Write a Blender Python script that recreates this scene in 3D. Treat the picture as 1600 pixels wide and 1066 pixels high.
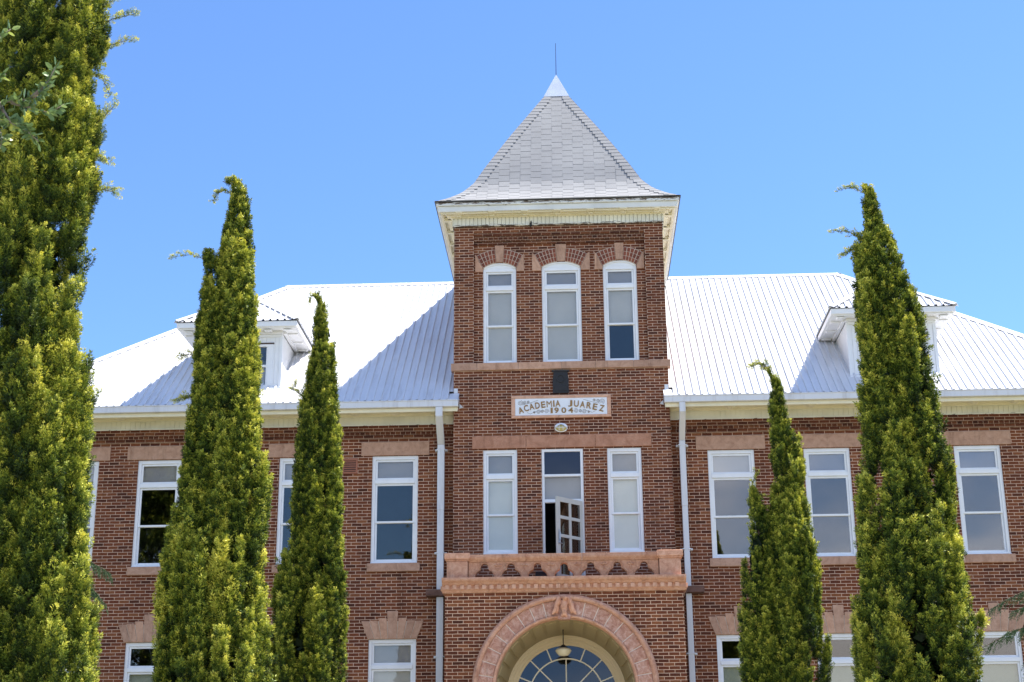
import bpy, math, random
import numpy as np
from mathutils import Vector, Matrix

# ------------------------------------------------------------------ reset
for o in list(bpy.data.objects): bpy.data.objects.remove(o, do_unlink=True)
SC = bpy.context.scene
COL = SC.collection
R = math.radians

# ------------------------------------------------------------------ camera
cam_d = bpy.data.cameras.new('camera'); cam = bpy.data.objects.new('camera', cam_d); COL.objects.link(cam)
SC.camera = cam
cam_d.sensor_width = 36.0; cam_d.lens = 2350.0/1600.0*36.0
cam_d.clip_start = 0.1; cam_d.clip_end = 3000
yaw, pitch, roll = R(2.513), R(17.892), R(-0.453)
_F = Vector((-math.sin(yaw)*math.cos(pitch), math.cos(yaw)*math.cos(pitch), math.sin(pitch)))
_R0 = Vector((math.cos(yaw), math.sin(yaw), 0)); _U0 = _R0.cross(_F)
_Rt = _R0*math.cos(roll)+_U0*math.sin(roll); _U = -_R0*math.sin(roll)+_U0*math.cos(roll)
m4 = Matrix((( _Rt.x,_U.x,-_F.x,0.348),(_Rt.y,_U.y,-_F.y,-34.0),(_Rt.z,_U.z,-_F.z,1.7),(0,0,0,1)))
cam.matrix_world = m4
SC.render.resolution_x = 1024; SC.render.resolution_y = 682

# ------------------------------------------------------------------ sky and sun
SUN_EL, SUN_ROT = R(61.0), R(68.0)          # high, from the right, a touch behind the facade
w = bpy.data.worlds.new('World'); SC.world = w; w.use_nodes = True
nt = w.node_tree; nt.nodes.clear()
out = nt.nodes.new('ShaderNodeOutputWorld'); bg = nt.nodes.new('ShaderNodeBackground')
sky = nt.nodes.new('ShaderNodeTexSky'); sky.sky_type = 'NISHITA'; sky.sun_disc = False
sky.sun_elevation = SUN_EL; sky.sun_rotation = SUN_ROT; sky.altitude = 1500
sky.air_density = 1.0; sky.dust_density = 0.2; sky.ozone_density = 10.0
# thin cloud over the southern sky, behind the viewer: only the window glass shows it
tc = nt.nodes.new('ShaderNodeTexCoord')
mp = nt.nodes.new('ShaderNodeMapping'); mp.inputs['Scale'].default_value = (2.2, 2.2, 5.5)
nz = nt.nodes.new('ShaderNodeTexNoise'); nz.inputs['Scale'].default_value = 1.3; nz.inputs['Detail'].default_value = 7
rmp = nt.nodes.new('ShaderNodeMapRange'); rmp.inputs[1].default_value = .48; rmp.inputs[2].default_value = .68
sx = nt.nodes.new('ShaderNodeSeparateXYZ')
ym = nt.nodes.new('ShaderNodeMapRange'); ym.inputs[1].default_value = -0.25; ym.inputs[2].default_value = -0.6
mul = nt.nodes.new('ShaderNodeMath'); mul.operation = 'MULTIPLY'
mx = nt.nodes.new('ShaderNodeMixRGB'); mx.inputs[2].default_value = (7.5, 7.6, 8.2, 1)
L = nt.links.new
L(tc.outputs['Generated'], mp.inputs[0]); L(mp.outputs[0], nz.inputs[0]); L(nz.outputs[0], rmp.inputs[0])
L(tc.outputs['Generated'], sx.inputs[0]); L(sx.outputs[1], ym.inputs[0])
L(rmp.outputs[0], mul.inputs[0]); L(ym.outputs[0], mul.inputs[1]); L(mul.outputs[0], mx.inputs[0])
L(sky.outputs[0], mx.inputs[1]); L(mx.outputs[0], bg.inputs[0]); L(bg.outputs[0], out.inputs[0])
bg.inputs[1].default_value = 0.112

sd = bpy.data.lights.new('sun', 'SUN'); sd.energy = 5.0; sd.angle = R(0.53); sd.color = (1.0, .955, .88)
sun = bpy.data.objects.new('sun', sd); COL.objects.link(sun)
sdir = Vector((math.sin(SUN_ROT)*math.cos(SUN_EL), math.cos(SUN_ROT)*math.cos(SUN_EL), math.sin(SUN_EL)))
sun.rotation_euler = sdir.to_track_quat('Z', 'Y').to_euler()
sun.location = sdir*60
SC.view_settings.view_transform = 'Standard'; SC.view_settings.look = 'None'
SC.view_settings.exposure = 1.36; SC.view_settings.gamma = 1.0
SC.render.engine = 'CYCLES'
SC.cycles.transparent_max_bounces = 16

# ------------------------------------------------------------------ mesh helpers
class M:
    def __init__(s): s.v = []; s.f = []; s.mi = []
    def add(s, vs, fs, mi=0):
        b = len(s.v); s.v += [tuple(p) for p in vs]; s.f += [tuple(i+b for i in f) for f in fs]; s.mi += [mi]*len(fs)
        return s
    def box(s, x0, x1, y0, y1, z0, z1, mi=0):
        if x0 > x1: x0, x1 = x1, x0
        if y0 > y1: y0, y1 = y1, y0
        if z0 > z1: z0, z1 = z1, z0
        return s.add([(x0,y0,z0),(x1,y0,z0),(x1,y1,z0),(x0,y1,z0),(x0,y0,z1),(x1,y0,z1),(x1,y1,z1),(x0,y1,z1)],
                     [(0,3,2,1),(4,5,6,7),(0,1,5,4),(1,2,6,5),(2,3,7,6),(3,0,4,7)], mi)
    def hexa(s, p, mi=0):      # eight corners in box order
        return s.add(p, [(0,3,2,1),(4,5,6,7),(0,1,5,4),(1,2,6,5),(2,3,7,6),(3,0,4,7)], mi)
    def prism(s, poly, y0, y1, mi=0):   # (x,z) outline counter-clockwise seen from -y
        n = len(poly)
        vs = [(x,y0,z) for x,z in poly]+[(x,y1,z) for x,z in poly]
        fs = [tuple(range(n)), tuple(range(2*n-1, n-1, -1))]
        for i in range(n):
            j = (i+1) % n; fs.append((i, i+n, j+n, j))
        return s.add(vs, fs, mi)
    def prism_x(s, poly, x0, x1, mi=0):  # (y,z) outline
        n = len(poly)
        vs = [(x0,y,z) for y,z in poly]+[(x1,y,z) for y,z in poly]
        fs = [tuple(range(n)), tuple(range(2*n-1, n-1, -1))]
        for i in range(n):
            j = (i+1) % n; fs.append((i, i+n, j+n, j))
        return s.add(vs, fs, mi)
    def ring(s, cx, cz, r0, r1, y0, y1, a0, a1, n, mi=0):   # annular sector, front y0, back y1
        vs = []
        for i in range(n+1):
            a = a0+(a1-a0)*i/n; c, d = math.cos(a), math.sin(a)
            vs += [(cx+r0*c,y0,cz+r0*d),(cx+r1*c,y0,cz+r1*d),(cx+r1*c,y1,cz+r1*d),(cx+r0*c,y1,cz+r0*d)]
        fs = []
        for i in range(n):
            a, b = i*4, i*4+4
            for k in range(4): fs.append((a+k, a+(k+1) % 4, b+(k+1) % 4, b+k))
        fs += [(0,3,2,1), (n*4, n*4+1, n*4+2, n*4+3)]
        return s.add(vs, fs, mi)
    def arc_profile(s, cx, cz, prof, a0, a1, n, mi=0):    # closed (r,y) profile swept round an arc
        k = len(prof); vs = []
        for i in range(n+1):
            a = a0+(a1-a0)*i/n
            vs += [(cx+r*math.cos(a), y, cz+r*math.sin(a)) for r, y in prof]
        fs = []
        for i in range(n):
            for j in range(k):
                q = (j+1) % k; fs.append((i*k+j, i*k+q, (i+1)*k+q, (i+1)*k+j))
        fs += [tuple(range(k)), tuple(range(n*k+k-1, n*k-1, -1))]
        return s.add(vs, fs, mi)
    def tube(s, pts, rad, n=6, mi=0):
        pts = [Vector(p) for p in pts]
        if not hasattr(rad, '__len__'): rad = [rad]*len(pts)
        vs = []; 
        for i, p in enumerate(pts):
            d = (pts[min(i+1, len(pts)-1)]-pts[max(i-1, 0)]).normalized()
            a = d.cross(Vector((0,0,1)) if abs(d.z) < .9 else Vector((1,0,0))).normalized(); b = d.cross(a)
            for k in range(n):
                t = 2*math.pi*k/n; vs.append(p+(a*math.cos(t)+b*math.sin(t))*rad[i])
        fs = []
        for i in range(len(pts)-1):
            for k in range(n):
                q = (k+1) % n; fs.append((i*n+k, i*n+q, (i+1)*n+q, (i+1)*n+k))
        fs += [tuple(range(n-1, -1, -1)), tuple((len(pts)-1)*n+k for k in range(n))]
        return s.add(vs, fs, mi)
    def lathe(s, c, prof, n=20, mi=0):
        cx, cy, cz = c; vs = []
        for r, z in prof:
            for k in range(n):
                t = 2*math.pi*k/n; vs.append((cx+r*math.cos(t), cy+r*math.sin(t), cz+z))
        fs = []
        for i in range(len(prof)-1):
            for k in range(n):
                q = (k+1) % n; fs.append((i*n+k, i*n+q, (i+1)*n+q, (i+1)*n+k))
        fs += [tuple(range(n-1, -1, -1)), tuple((len(prof)-1)*n+k for k in range(n))]
        return s.add(vs, fs, mi)
    def ellip(s, c, r, rot=None, n=12, mi=0):
        vs = []; fs = []
        rot = rot or Matrix.Identity(3)
        for i in range(n+1):
            ph = -math.pi/2+math.pi*i/n
            for k in range(n):
                t = 2*math.pi*k/n
                v = rot @ Vector((r[0]*math.cos(ph)*math.cos(t), r[1]*math.cos(ph)*math.sin(t), r[2]*math.sin(ph)))
                vs.append((c[0]+v.x, c[1]+v.y, c[2]+v.z))
        for i in range(n):
            for k in range(n):
                q = (k+1) % n; fs.append((i*n+k, i*n+q, (i+1)*n+q, (i+1)*n+k))
        return s.add(vs, fs, mi)
    def build(s, name, mat, parent=None, bevel=0, smooth=False, loc=(0,0,0)):
        me = bpy.data.meshes.new(name)
        l = Vector(loc)
        me.from_pydata([tuple(Vector(p)-l) for p in s.v] if l.length else s.v, [], s.f); me.update()
        mats = mat if isinstance(mat, (list, tuple)) else [mat]
        for m in mats: me.materials.append(m)
        if len(mats) > 1: me.polygons.foreach_set('material_index', s.mi)
        if smooth: me.polygons.foreach_set('use_smooth', [True]*len(me.polygons))
        o = bpy.data.objects.new(name, me); COL.objects.link(o); o.location = loc
        if parent: o.parent = parent
        if bevel:
            b = o.modifiers.new('bevel', 'BEVEL'); b.width = bevel; b.segments = 2; b.limit_method = 'ANGLE'
        return o

def tag(o, label=None, cat=None, group=None, kind=None):
    if label: o['label'] = label
    if cat: o['category'] = cat
    if group: o['group'] = group
    if kind: o['kind'] = kind
    return o
def empty(name, loc=(0,0,0)):
    o = bpy.data.objects.new(name, None); COL.objects.link(o); o.location = loc; o.empty_display_size = .3
    return o

# ------------------------------------------------------------------ materials
def newmat(name):
    m = bpy.data.materials.new(name); m.use_nodes = True; t = m.node_tree
    return m, t, t.nodes['Principled BSDF']
def N(t, kind, **kw):
    n = t.nodes.new(kind)
    for k, v in kw.items():
        if k in n.inputs: n.inputs[k].default_value = v
        else: setattr(n, k, v)
    return n
def ramp(t, stops):
    n = t.nodes.new('ShaderNodeValToRGB'); e = n.color_ramp.elements
    while len(e) < len(stops): e.new(.5)
    for i, (p, c) in enumerate(stops):
        e[i].position = p; e[i].color = (*c, 1) if len(c) == 3 else c
    return n
def plain(name, col, rough=.6, var=.12, scale=3, bump=0, metal=0, spec=.4):
    m, t, b = newmat(name)
    nz = N(t, 'ShaderNodeTexNoise', Scale=scale, Detail=8.0, Roughness=.65)
    tc = N(t, 'ShaderNodeTexCoord'); t.links.new(tc.outputs['Object'], nz.inputs['Vector'])
    c0 = tuple(x*(1-var) for x in col); c1 = tuple(min(1, x*(1+var)) for x in col)
    rp = ramp(t, [(.3, c0), (.7, c1)]); t.links.new(nz.outputs[0], rp.inputs[0]); t.links.new(rp.outputs[0], b.inputs['Base Color'])
    b.inputs['Roughness'].default_value = rough; b.inputs['Metallic'].default_value = metal
    b.inputs['Specular IOR Level'].default_value = spec
    if bump:
        bp = N(t, 'ShaderNodeBump', Strength=bump, Distance=.02); n2 = N(t, 'ShaderNodeTexNoise', Scale=scale*8, Detail=6.0)
        t.links.new(tc.outputs['Object'], n2.inputs['Vector']); t.links.new(n2.outputs[0], bp.inputs['Height']); t.links.new(bp.outputs[0], b.inputs['Normal'])
    return m

def brick_mat(name, course=.068, length=.222, z0=0.0, x0=0.0, dark=1.0, mortar=(.74,.51,.36), msize=.0125, header=False):
    m, t, b = newmat(name); ln = t.links.new
    tc = N(t, 'ShaderNodeTexCoord'); sp = N(t, 'ShaderNodeSeparateXYZ'); ln(tc.outputs['Object'], sp.inputs[0])
    gm = N(t, 'ShaderNodeNewGeometry'); sn = N(t, 'ShaderNodeSeparateXYZ'); ln(gm.outputs['True Normal'], sn.inputs[0])
    ab = N(t, 'ShaderNodeMath', operation='ABSOLUTE'); ln(sn.outputs[0], ab.inputs[0])
    gt = N(t, 'ShaderNodeMath', operation='GREATER_THAN'); ln(ab.outputs[0], gt.inputs[0]); gt.inputs[1].default_value = .6
    az = N(t, 'ShaderNodeMath', operation='ABSOLUTE'); ln(sn.outputs[2], az.inputs[0])
    gz = N(t, 'ShaderNodeMath', operation='GREATER_THAN'); ln(az.outputs[0], gz.inputs[0]); gz.inputs[1].default_value = .6
    mu = N(t, 'ShaderNodeMix', data_type='FLOAT'); ln(gt.outputs[0], mu.inputs[0]); ln(sp.outputs[0], mu.inputs[2]); ln(sp.outputs[1], mu.inputs[3])
    mz = N(t, 'ShaderNodeMix', data_type='FLOAT'); ln(gz.outputs[0], mz.inputs[0]); ln(sp.outputs[2], mz.inputs[2]); ln(sp.outputs[1], mz.inputs[3])
    au = N(t, 'ShaderNodeMath', operation='ADD'); ln(mu.outputs[0], au.inputs[0]); au.inputs[1].default_value = 40+x0
    av = N(t, 'ShaderNodeMath', operation='ADD'); ln(mz.outputs[0], av.inputs[0]); av.inputs[1].default_value = 20*course-z0
    cb = N(t, 'ShaderNodeCombineXYZ'); ln(au.outputs[0], cb.inputs[0]); ln(av.outputs[0], cb.inputs[1])
    # hand-laid: the joints wander a little
    wn = N(t, 'ShaderNodeTexNoise', Scale=5.0, Detail=2.0); ln(cb.outputs[0], wn.inputs['Vector'])
    ws = N(t, 'ShaderNodeVectorMath', operation='SCALE'); wc = N(t, 'ShaderNodeVectorMath', operation='SUBTRACT'); wc.inputs[1].default_value = (.5,.5,.5)
    ln(wn.outputs['Color'], wc.inputs[0]); ln(wc.outputs[0], ws.inputs[0]); ws.inputs['Scale'].default_value = .012
    wa = N(t, 'ShaderNodeVectorMath', operation='ADD'); ln(cb.outputs[0], wa.inputs[0]); ln(ws.outputs[0], wa.inputs[1])
    def bt(c1, c2, mo):
        n = N(t, 'ShaderNodeTexBrick', Scale=1.0)
        n.inputs['Brick Width'].default_value = length; n.inputs['Row Height'].default_value = course
        n.inputs['Mortar Size'].default_value = msize/2; n.inputs['Mortar Smooth'].default_value = .25
        n.inputs['Color1'].default_value = c1; n.inputs['Color2'].default_value = c2; n.inputs['Mortar'].default_value = mo
        n.offset = .5; n.offset_frequency = 2; n.squash = 1.0; ln(wa.outputs[0], n.inputs['Vector']); return n
    bk = bt((0,0,0,1), (1,1,1,1), (.5,.5,.5,1)); bk.inputs['Bias'].default_value = 0
    rp = ramp(t, [(0, (.083*dark,.026*dark,.014*dark)), (.22, (.145*dark,.043*dark,.020*dark)), (.52, (.192*dark,.057*dark,.024*dark)), (.8, (.225*dark,.073*dark,.029*dark)), (1, (.28*dark,.106*dark,.043*dark))])
    ln(bk.outputs['Color'], rp.inputs[0])
    n1 = N(t, 'ShaderNodeTexNoise', Scale=38.0, Detail=6.0, Roughness=.7); ln(tc.outputs['Object'], n1.inputs['Vector'])
    n2 = N(t, 'ShaderNodeTexNoise', Scale=.9, Detail=5.0, Roughness=.6); ln(tc.outputs['Object'], n2.inputs['Vector'])
    # rain streaks and repointed patches
    ms = N(t, 'ShaderNodeMapping'); ms.inputs['Scale'].default_value = (2.6, 2.6, .28); ln(tc.outputs['Object'], ms.inputs[0])
    n5 = N(t, 'ShaderNodeTexNoise', Scale=1.0, Detail=6.0, Roughness=.65); ln(ms.outputs[0], n5.inputs['Vector'])
    r5 = ramp(t, [(.30, (.70,.69,.68)), (.46, (1,1,1)), (.62, (1,1,1)), (.78, (1.22,1.20,1.18))]); ln(n5.outputs[0], r5.inputs[0])
    r1 = ramp(t, [(.25, (.62,.6,.6)), (.75, (1.25,1.22,1.2))]); ln(n1.outputs[0], r1.inputs[0])
    r2 = ramp(t, [(.3, (.82,.80,.80)), (.7, (1.12,1.13,1.14))]); ln(n2.outputs[0], r2.inputs[0])
    x1 = N(t, 'ShaderNodeMixRGB', blend_type='MULTIPLY'); x1.inputs[0].default_value = 1; ln(rp.outputs[0], x1.inputs[1]); ln(r1.outputs[0], x1.inputs[2])
    mo = N(t, 'ShaderNodeMixRGB'); ln(bk.outputs['Fac'], mo.inputs[0]); ln(x1.outputs[0], mo.inputs[1])
    n3 = N(t, 'ShaderNodeTexNoise', Scale=14.0, Detail=5.0); ln(tc.outputs['Object'], n3.inputs['Vector'])
    rm = ramp(t, [(.25, tuple(c*.65 for c in mortar)), (.5, mortar)]); ln(n3.outputs[0], rm.inputs[0]); ln(rm.outputs[0], mo.inputs[2])
    x2 = N(t, 'ShaderNodeMixRGB', blend_type='MULTIPLY'); x2.inputs[0].default_value = 1; ln(mo.outputs[0], x2.inputs[1]); ln(r2.outputs[0], x2.inputs[2])
    x3 = N(t, 'ShaderNodeMixRGB', blend_type='MULTIPLY'); x3.inputs[0].default_value = 1; ln(x2.outputs[0], x3.inputs[1]); ln(r5.outputs[0], x3.inputs[2])
    ln(x3.outputs[0], b.inputs['Base Color']); b.inputs['Roughness'].default_value = .85; b.inputs['Specular IOR Level'].default_value = .25
    iv = N(t, 'ShaderNodeMath', operation='MULTIPLY_ADD'); ln(bk.outputs['Fac'], iv.inputs[0]); iv.inputs[1].default_value = -1; ln(n1.outputs[0], iv.inputs[2])
    bp = N(t, 'ShaderNodeBump', Strength=.5, Distance=.008); ln(iv.outputs[0], bp.inputs['Height']); ln(bp.outputs[0], b.inputs['Normal'])
    return m

def stone_mat(name, a, c, d, island=True, scale=6, rough=.85, bump=.5):
    m, t, b = newmat(name); ln = t.links.new
    tc = N(t, 'ShaderNodeTexCoord')
    nz = N(t, 'ShaderNodeTexNoise', Scale=float(scale), Detail=9.0, Roughness=.7, Distortion=.8); ln(tc.outputs['Object'], nz.inputs['Vector'])
    rp = ramp(t, [(.28, a), (.5, c), (.72, d)]); ln(nz.outputs[0], rp.inputs[0])
    last = rp.outputs[0]
    if island:
        gm = N(t, 'ShaderNodeNewGeometry'); r2 = ramp(t, [(0, (.82,.80,.80)), (.5, (1,1,1)), (1, (1.14,1.10,1.06))]); ln(gm.outputs['Random Per Island'], r2.inputs[0])
        x = N(t, 'ShaderNodeMixRGB', blend_type='MULTIPLY'); x.inputs[0].default_value = 1; ln(last, x.inputs[1]); ln(r2.outputs[0], x.inputs[2]); last = x.outputs[0]
    ms = N(t, 'ShaderNodeMapping'); ms.inputs['Scale'].default_value = (7, 7, .9); ln(tc.outputs['Object'], ms.inputs[0])
    n5 = N(t, 'ShaderNodeTexNoise', Scale=1.0, Detail=6.0, Roughness=.7); ln(ms.outputs[0], n5.inputs['Vector'])
    r5 = ramp(t, [(.30, (.68,.66,.64)), (.46, (1,1,1))]); ln(n5.outputs[0], r5.inputs[0])
    x5 = N(t, 'ShaderNodeMixRGB', blend_type='MULTIPLY'); x5.inputs[0].default_value = 1; ln(last, x5.inputs[1]); ln(r5.outputs[0], x5.inputs[2]); last = x5.outputs[0]
    ln(last, b.inputs['Base Color']); b.inputs['Roughness'].default_value = rough; b.inputs['Specular IOR Level'].default_value = .25
    n2 = N(t, 'ShaderNodeTexNoise', Scale=scale*7.0, Detail=6.0); ln(tc.outputs['Object'], n2.inputs['Vector'])
    bp = N(t, 'ShaderNodeBump', Strength=bump, Distance=.015); ln(n2.outputs[0], bp.inputs['Height']); ln(bp.outputs[0], b.inputs['Normal'])
    return m

def peel_mat(name, base, zc, zw, amount):
    # old paint: bare grey-brown wood where it has flaked, mostly around height zc
    m, t, b = newmat(name); ln = t.links.new
    tc = N(t, 'ShaderNodeTexCoord'); mp = N(t, 'ShaderNodeMapping'); mp.inputs['Scale'].default_value = (5, 5, 26); ln(tc.outputs['Object'], mp.inputs[0])
    nz = N(t, 'ShaderNodeTexNoise', Scale=1.0, Detail=10.0, Roughness=.75); ln(mp.outputs[0], nz.inputs['Vector'])
    sp = N(t, 'ShaderNodeSeparateXYZ'); ln(tc.outputs['Object'], sp.inputs[0])
    d = N(t, 'ShaderNodeMath', operation='SUBTRACT'); ln(sp.outputs[2], d.inputs[0]); d.inputs[1].default_value = zc
    a = N(t, 'ShaderNodeMath', operation='ABSOLUTE'); ln(d.outputs[0], a.inputs[0])
    mr = N(t, 'ShaderNodeMapRange'); ln(a.outputs[0], mr.inputs[0]); mr.inputs[1].default_value = 0; mr.inputs[2].default_value = zw; mr.inputs[3].default_value = amount; mr.inputs[4].default_value = 0
    s = N(t, 'ShaderNodeMath', operation='ADD'); ln(nz.outputs[0], s.inputs[0]); ln(mr.outputs[0], s.inputs[1])
    st = N(t, 'ShaderNodeMapRange'); ln(s.outputs[0], st.inputs[0]); st.inputs[1].default_value = .69; st.inputs[2].default_value = .73
    n2 = N(t, 'ShaderNodeTexNoise', Scale=1.6, Detail=6.0); ln(tc.outputs['Object'], n2.inputs['Vector'])
    rp = ramp(t, [(.3, tuple(x*.86 for x in base)), (.7, tuple(min(1,x*1.05) for x in base))]); ln(n2.outputs[0], rp.inputs[0])
    mxx = N(t, 'ShaderNodeMixRGB'); ln(st.outputs[0], mxx.inputs[0]); ln(rp.outputs[0], mxx.inputs[1]); mxx.inputs[2].default_value = (.12,.085,.06,1)
    ln(mxx.outputs[0], b.inputs['Base Color']); b.inputs['Roughness'].default_value = .65
    return m

def glass_mat(name, tint=(.92,.93,.93), refl=.052, rcol=(1,.93,.84)):
    m = bpy.data.materials.new(name); m.use_nodes = True; t = m.node_tree; t.nodes.clear(); ln = t.links.new
    o = N(t, 'ShaderNodeOutputMaterial'); tr = N(t, 'ShaderNodeBsdfTransparent'); tr.inputs[0].default_value = (*tint, 1)
    gl = N(t, 'ShaderNodeBsdfGlossy'); gl.inputs[0].default_value = (*rcol, 1); gl.inputs['Roughness'].default_value = .015
    lw = N(t, 'ShaderNodeLayerWeight'); lw.inputs[0].default_value = .35
    mr = N(t, 'ShaderNodeMapRange'); ln(lw.outputs['Facing'], mr.inputs[0]); mr.inputs[3].default_value = refl; mr.inputs[4].default_value = min(1, refl+.4)
    mxs = N(t, 'ShaderNodeMixShader'); ln(mr.outputs[0], mxs.inputs[0]); ln(tr.outputs[0], mxs.inputs[1]); ln(gl.outputs[0], mxs.inputs[2]); ln(mxs.outputs[0], o.inputs[0])
    tc = N(t, 'ShaderNodeTexCoord'); nz = N(t, 'ShaderNodeTexNoise', Scale=1.1, Detail=2.0); ln(tc.outputs['Object'], nz.inputs['Vector'])
    bp = N(t, 'ShaderNodeBump', Strength=.10, Distance=.01); ln(nz.outputs[0], bp.inputs['Height']); ln(bp.outputs[0], gl.inputs['Normal'])
    return m

BC = brick_mat('brick_corbel', .0735, .235, z0=10.36, dark=.72, mortar=(.55,.38,.27), msize=.009)  # darker brick and mortar: shade under the projecting courses put into the colour
BT = brick_mat('brick_tower', .068, .222, z0=11.83, dark=.9, mortar=(.68,.47,.34))
BW = brick_mat('brick_wing', .0735, .235, z0=10.35, dark=.93, mortar=(.68,.47,.34))
BB = brick_mat('brick_bay', .072, .228, z0=6.46, mortar=(.80,.55,.38))
BH = brick_mat('brick_header', .070, .119, z0=10.43, dark=.62, mortar=(.55,.38,.27), msize=.009)  # darkened too, corbel underside shade in its colour
BHT = brick_mat('brick_header_tower', .070, .119, z0=15.06, dark=.62, mortar=(.55,.38,.27), msize=.009)  # same darkened headers on the tower, shade included in the tone
BV, _t, _b = newmat('brick_voussoir')
_g = N(_t, 'ShaderNodeNewGeometry'); _r = ramp(_t, [(0, (.13,.036,.022)), (.5, (.215,.060,.032)), (1, (.28,.085,.045))]); _t.links.new(_g.outputs['Random Per Island'], _r.inputs[0]); _t.links.new(_r.outputs[0], _b.inputs['Base Color']); _b.inputs['Roughness'].default_value = .85
MORT = plain('mortar', (.60,.48,.38), .9, .2, 12)
STONE = stone_mat('sandstone', (.37,.205,.135), (.50,.30,.205), (.59,.375,.27))
STONE_P = stone_mat('pink_sandstone', (.36,.13,.08), (.60,.33,.24), (.80,.58,.48), scale=11, bump=1.0)
STONE_O = stone_mat('orange_sandstone', (.44,.20,.125), (.62,.335,.22), (.73,.46,.33), island=True, scale=8)
STONE_R = stone_mat('red_sandstone', (.36,.17,.10), (.48,.24,.15), (.58,.32,.21), scale=4)
STONE_DN = stone_mat('dentil_sandstone', (.50,.27,.17), (.66,.38,.26), (.74,.48,.34), island=False, scale=6)
STONE_B = stone_mat('brown_stone', (.10,.055,.045), (.16,.09,.07), (.20,.12,.10), island=False)
WHITE = plain('white_paint', (.82,.82,.83), .5, .04, 2)
WFRAME = plain('window_paint', (.80,.81,.83), .45, .05, 3)
CREAMW = plain('cream_white_paint', (.80,.79,.70), .6, .07, 2)
SOFFIT = plain('soffit_paint', (.80,.74,.56), .6, .08, 2)
PEEL_T = peel_mat('flaking_paint_fascia', (.74,.74,.70), 15.93, .12, .26)
PEEL_F = peel_mat('flaking_paint_boards', (.80,.79,.70), 15.44, .13, .30)
PEEL_W = peel_mat('aged_paint_boards', (.80,.79,.70), 10.64, .05, .16)
METAL = plain('white_sheet_metal', (.67,.67,.69), .35, .03, 1.5, spec=.5)
_t = METAL.node_tree; _b = _t.nodes['Principled BSDF']; _src = _b.inputs['Base Color'].links[0].from_socket
_tc = N(_t, 'ShaderNodeTexCoord'); _mp = N(_t, 'ShaderNodeMapping'); _mp.inputs['Scale'].default_value = (6, .7, .7); _t.links.new(_tc.outputs['Object'], _mp.inputs[0])
_n = N(_t, 'ShaderNodeTexNoise', Scale=1.0, Detail=8.0, Roughness=.7); _t.links.new(_mp.outputs[0], _n.inputs['Vector'])
_r = ramp(_t, [(.30, (.80,.78,.76)), (.5, (1,1,1))]); _t.links.new(_n.outputs[0], _r.inputs[0])
_x = N(_t, 'ShaderNodeMixRGB', blend_type='MULTIPLY'); _x.inputs[0].default_value = 1; _t.links.new(_src, _x.inputs[1]); _t.links.new(_r.outputs[0], _x.inputs[2]); _t.links.new(_x.outputs[0], _b.inputs['Base Color'])
CAPM = plain('galvanised_metal', (.62,.66,.72), .4, .08, 4, metal=.5)
SHING, _t, _b = newmat('grey_shingle')
_tc = N(_t, 'ShaderNodeTexCoord'); _g = N(_t, 'ShaderNodeNewGeometry'); _n = N(_t, 'ShaderNodeTexNoise', Scale=60.0, Detail=4.0); _t.links.new(_tc.outputs['Object'], _n.inputs['Vector'])
_n2 = N(_t, 'ShaderNodeTexNoise', Scale=1.2, Detail=4.0); _t.links.new(_tc.outputs['Object'], _n2.inputs['Vector'])
_r = ramp(_t, [(0, (.245,.245,.25)), (1, (.255,.255,.26))]); _t.links.new(_g.outputs['Random Per Island'], _r.inputs[0])
_r1 = ramp(_t, [(.3, (.88,.88,.88)), (.7, (1.08,1.08,1.08))]); _t.links.new(_n.outputs[0], _r1.inputs[0])
_r2 = ramp(_t, [(.3, (.90,.90,.91)), (.7, (1.06,1.06,1.06))]); _t.links.new(_n2.outputs[0], _r2.inputs[0])
_x = N(_t, 'ShaderNodeMixRGB', blend_type='MULTIPLY'); _x.inputs[0].default_value = 1; _t.links.new(_r.outputs[0], _x.inputs[1]); _t.links.new(_r1.outputs[0], _x.inputs[2])
_y = N(_t, 'ShaderNodeMixRGB', blend_type='MULTIPLY'); _y.inputs[0].default_value = 1; _t.links.new(_x.outputs[0], _y.inputs[1]); _t.links.new(_r2.outputs[0], _y.inputs[2]); _t.links.new(_y.outputs[0], _b.inputs['Base Color']); _b.inputs['Roughness'].default_value = .9
SHEDGE = plain('shingle_edge_shade', (.14,.14,.145), .9, .1, 8)  # butt edges coloured darker to draw the shadow line under each tab
GLASS = glass_mat('window_glass')
GLASSR = glass_mat('window_glass_clear', (.85,.87,.9), .10)
GLASSF = glass_mat('fanlight_glass', (.30,.34,.40), .045, (.75,.85,1))
DARK = plain('dark_interior', (.02,.02,.022), .9, .1, 2)
ROOM = plain('dark_room', (.10,.10,.10), .9, .1, 2)  # dark grey puts the gloom of the unlit rooms into the wall colour
BLIND = plain('roller_blind', (.80,.79,.72), .9, .05, 2)
BLINDG = plain('grey_shade', (.42,.39,.38), .9, .08, 2)
BLINDT = plain('tan_shade', (.44,.40,.38), .9, .05, 2)
BLINDY = plain('green_cream_shade', (.42,.44,.34), .9, .06, 2)
BLINDM = plain('white_shade_dim', (.66,.62,.56), .9, .06, 2)
OLIVE = plain('olive_cream_panel', (.36,.28,.145), .6, .06, 2)
CREAM = plain('cream_trim', (.68,.56,.36), .5, .05, 2)
DOORP = plain('door_paint', (.50,.49,.45), .5, .06, 4)
BLACK = plain('black_metal', (.018,.018,.02), .6, .2, 8)
RUST = plain('rusty_brown', (.08,.045,.035), .8, .3, 10)
PLAQ = plain('plaque_white', (.78,.80,.84), .5, .04, 3)
GILT = plain('ochre_lettering', (.30,.17,.055), .6, .15, 12)
SCROLL = plain('grey_brown_scroll', (.24,.20,.17), .7, .15, 12)
STEEL = plain('steel', (.45,.45,.47), .35, .08, 6, metal=.8)
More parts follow.
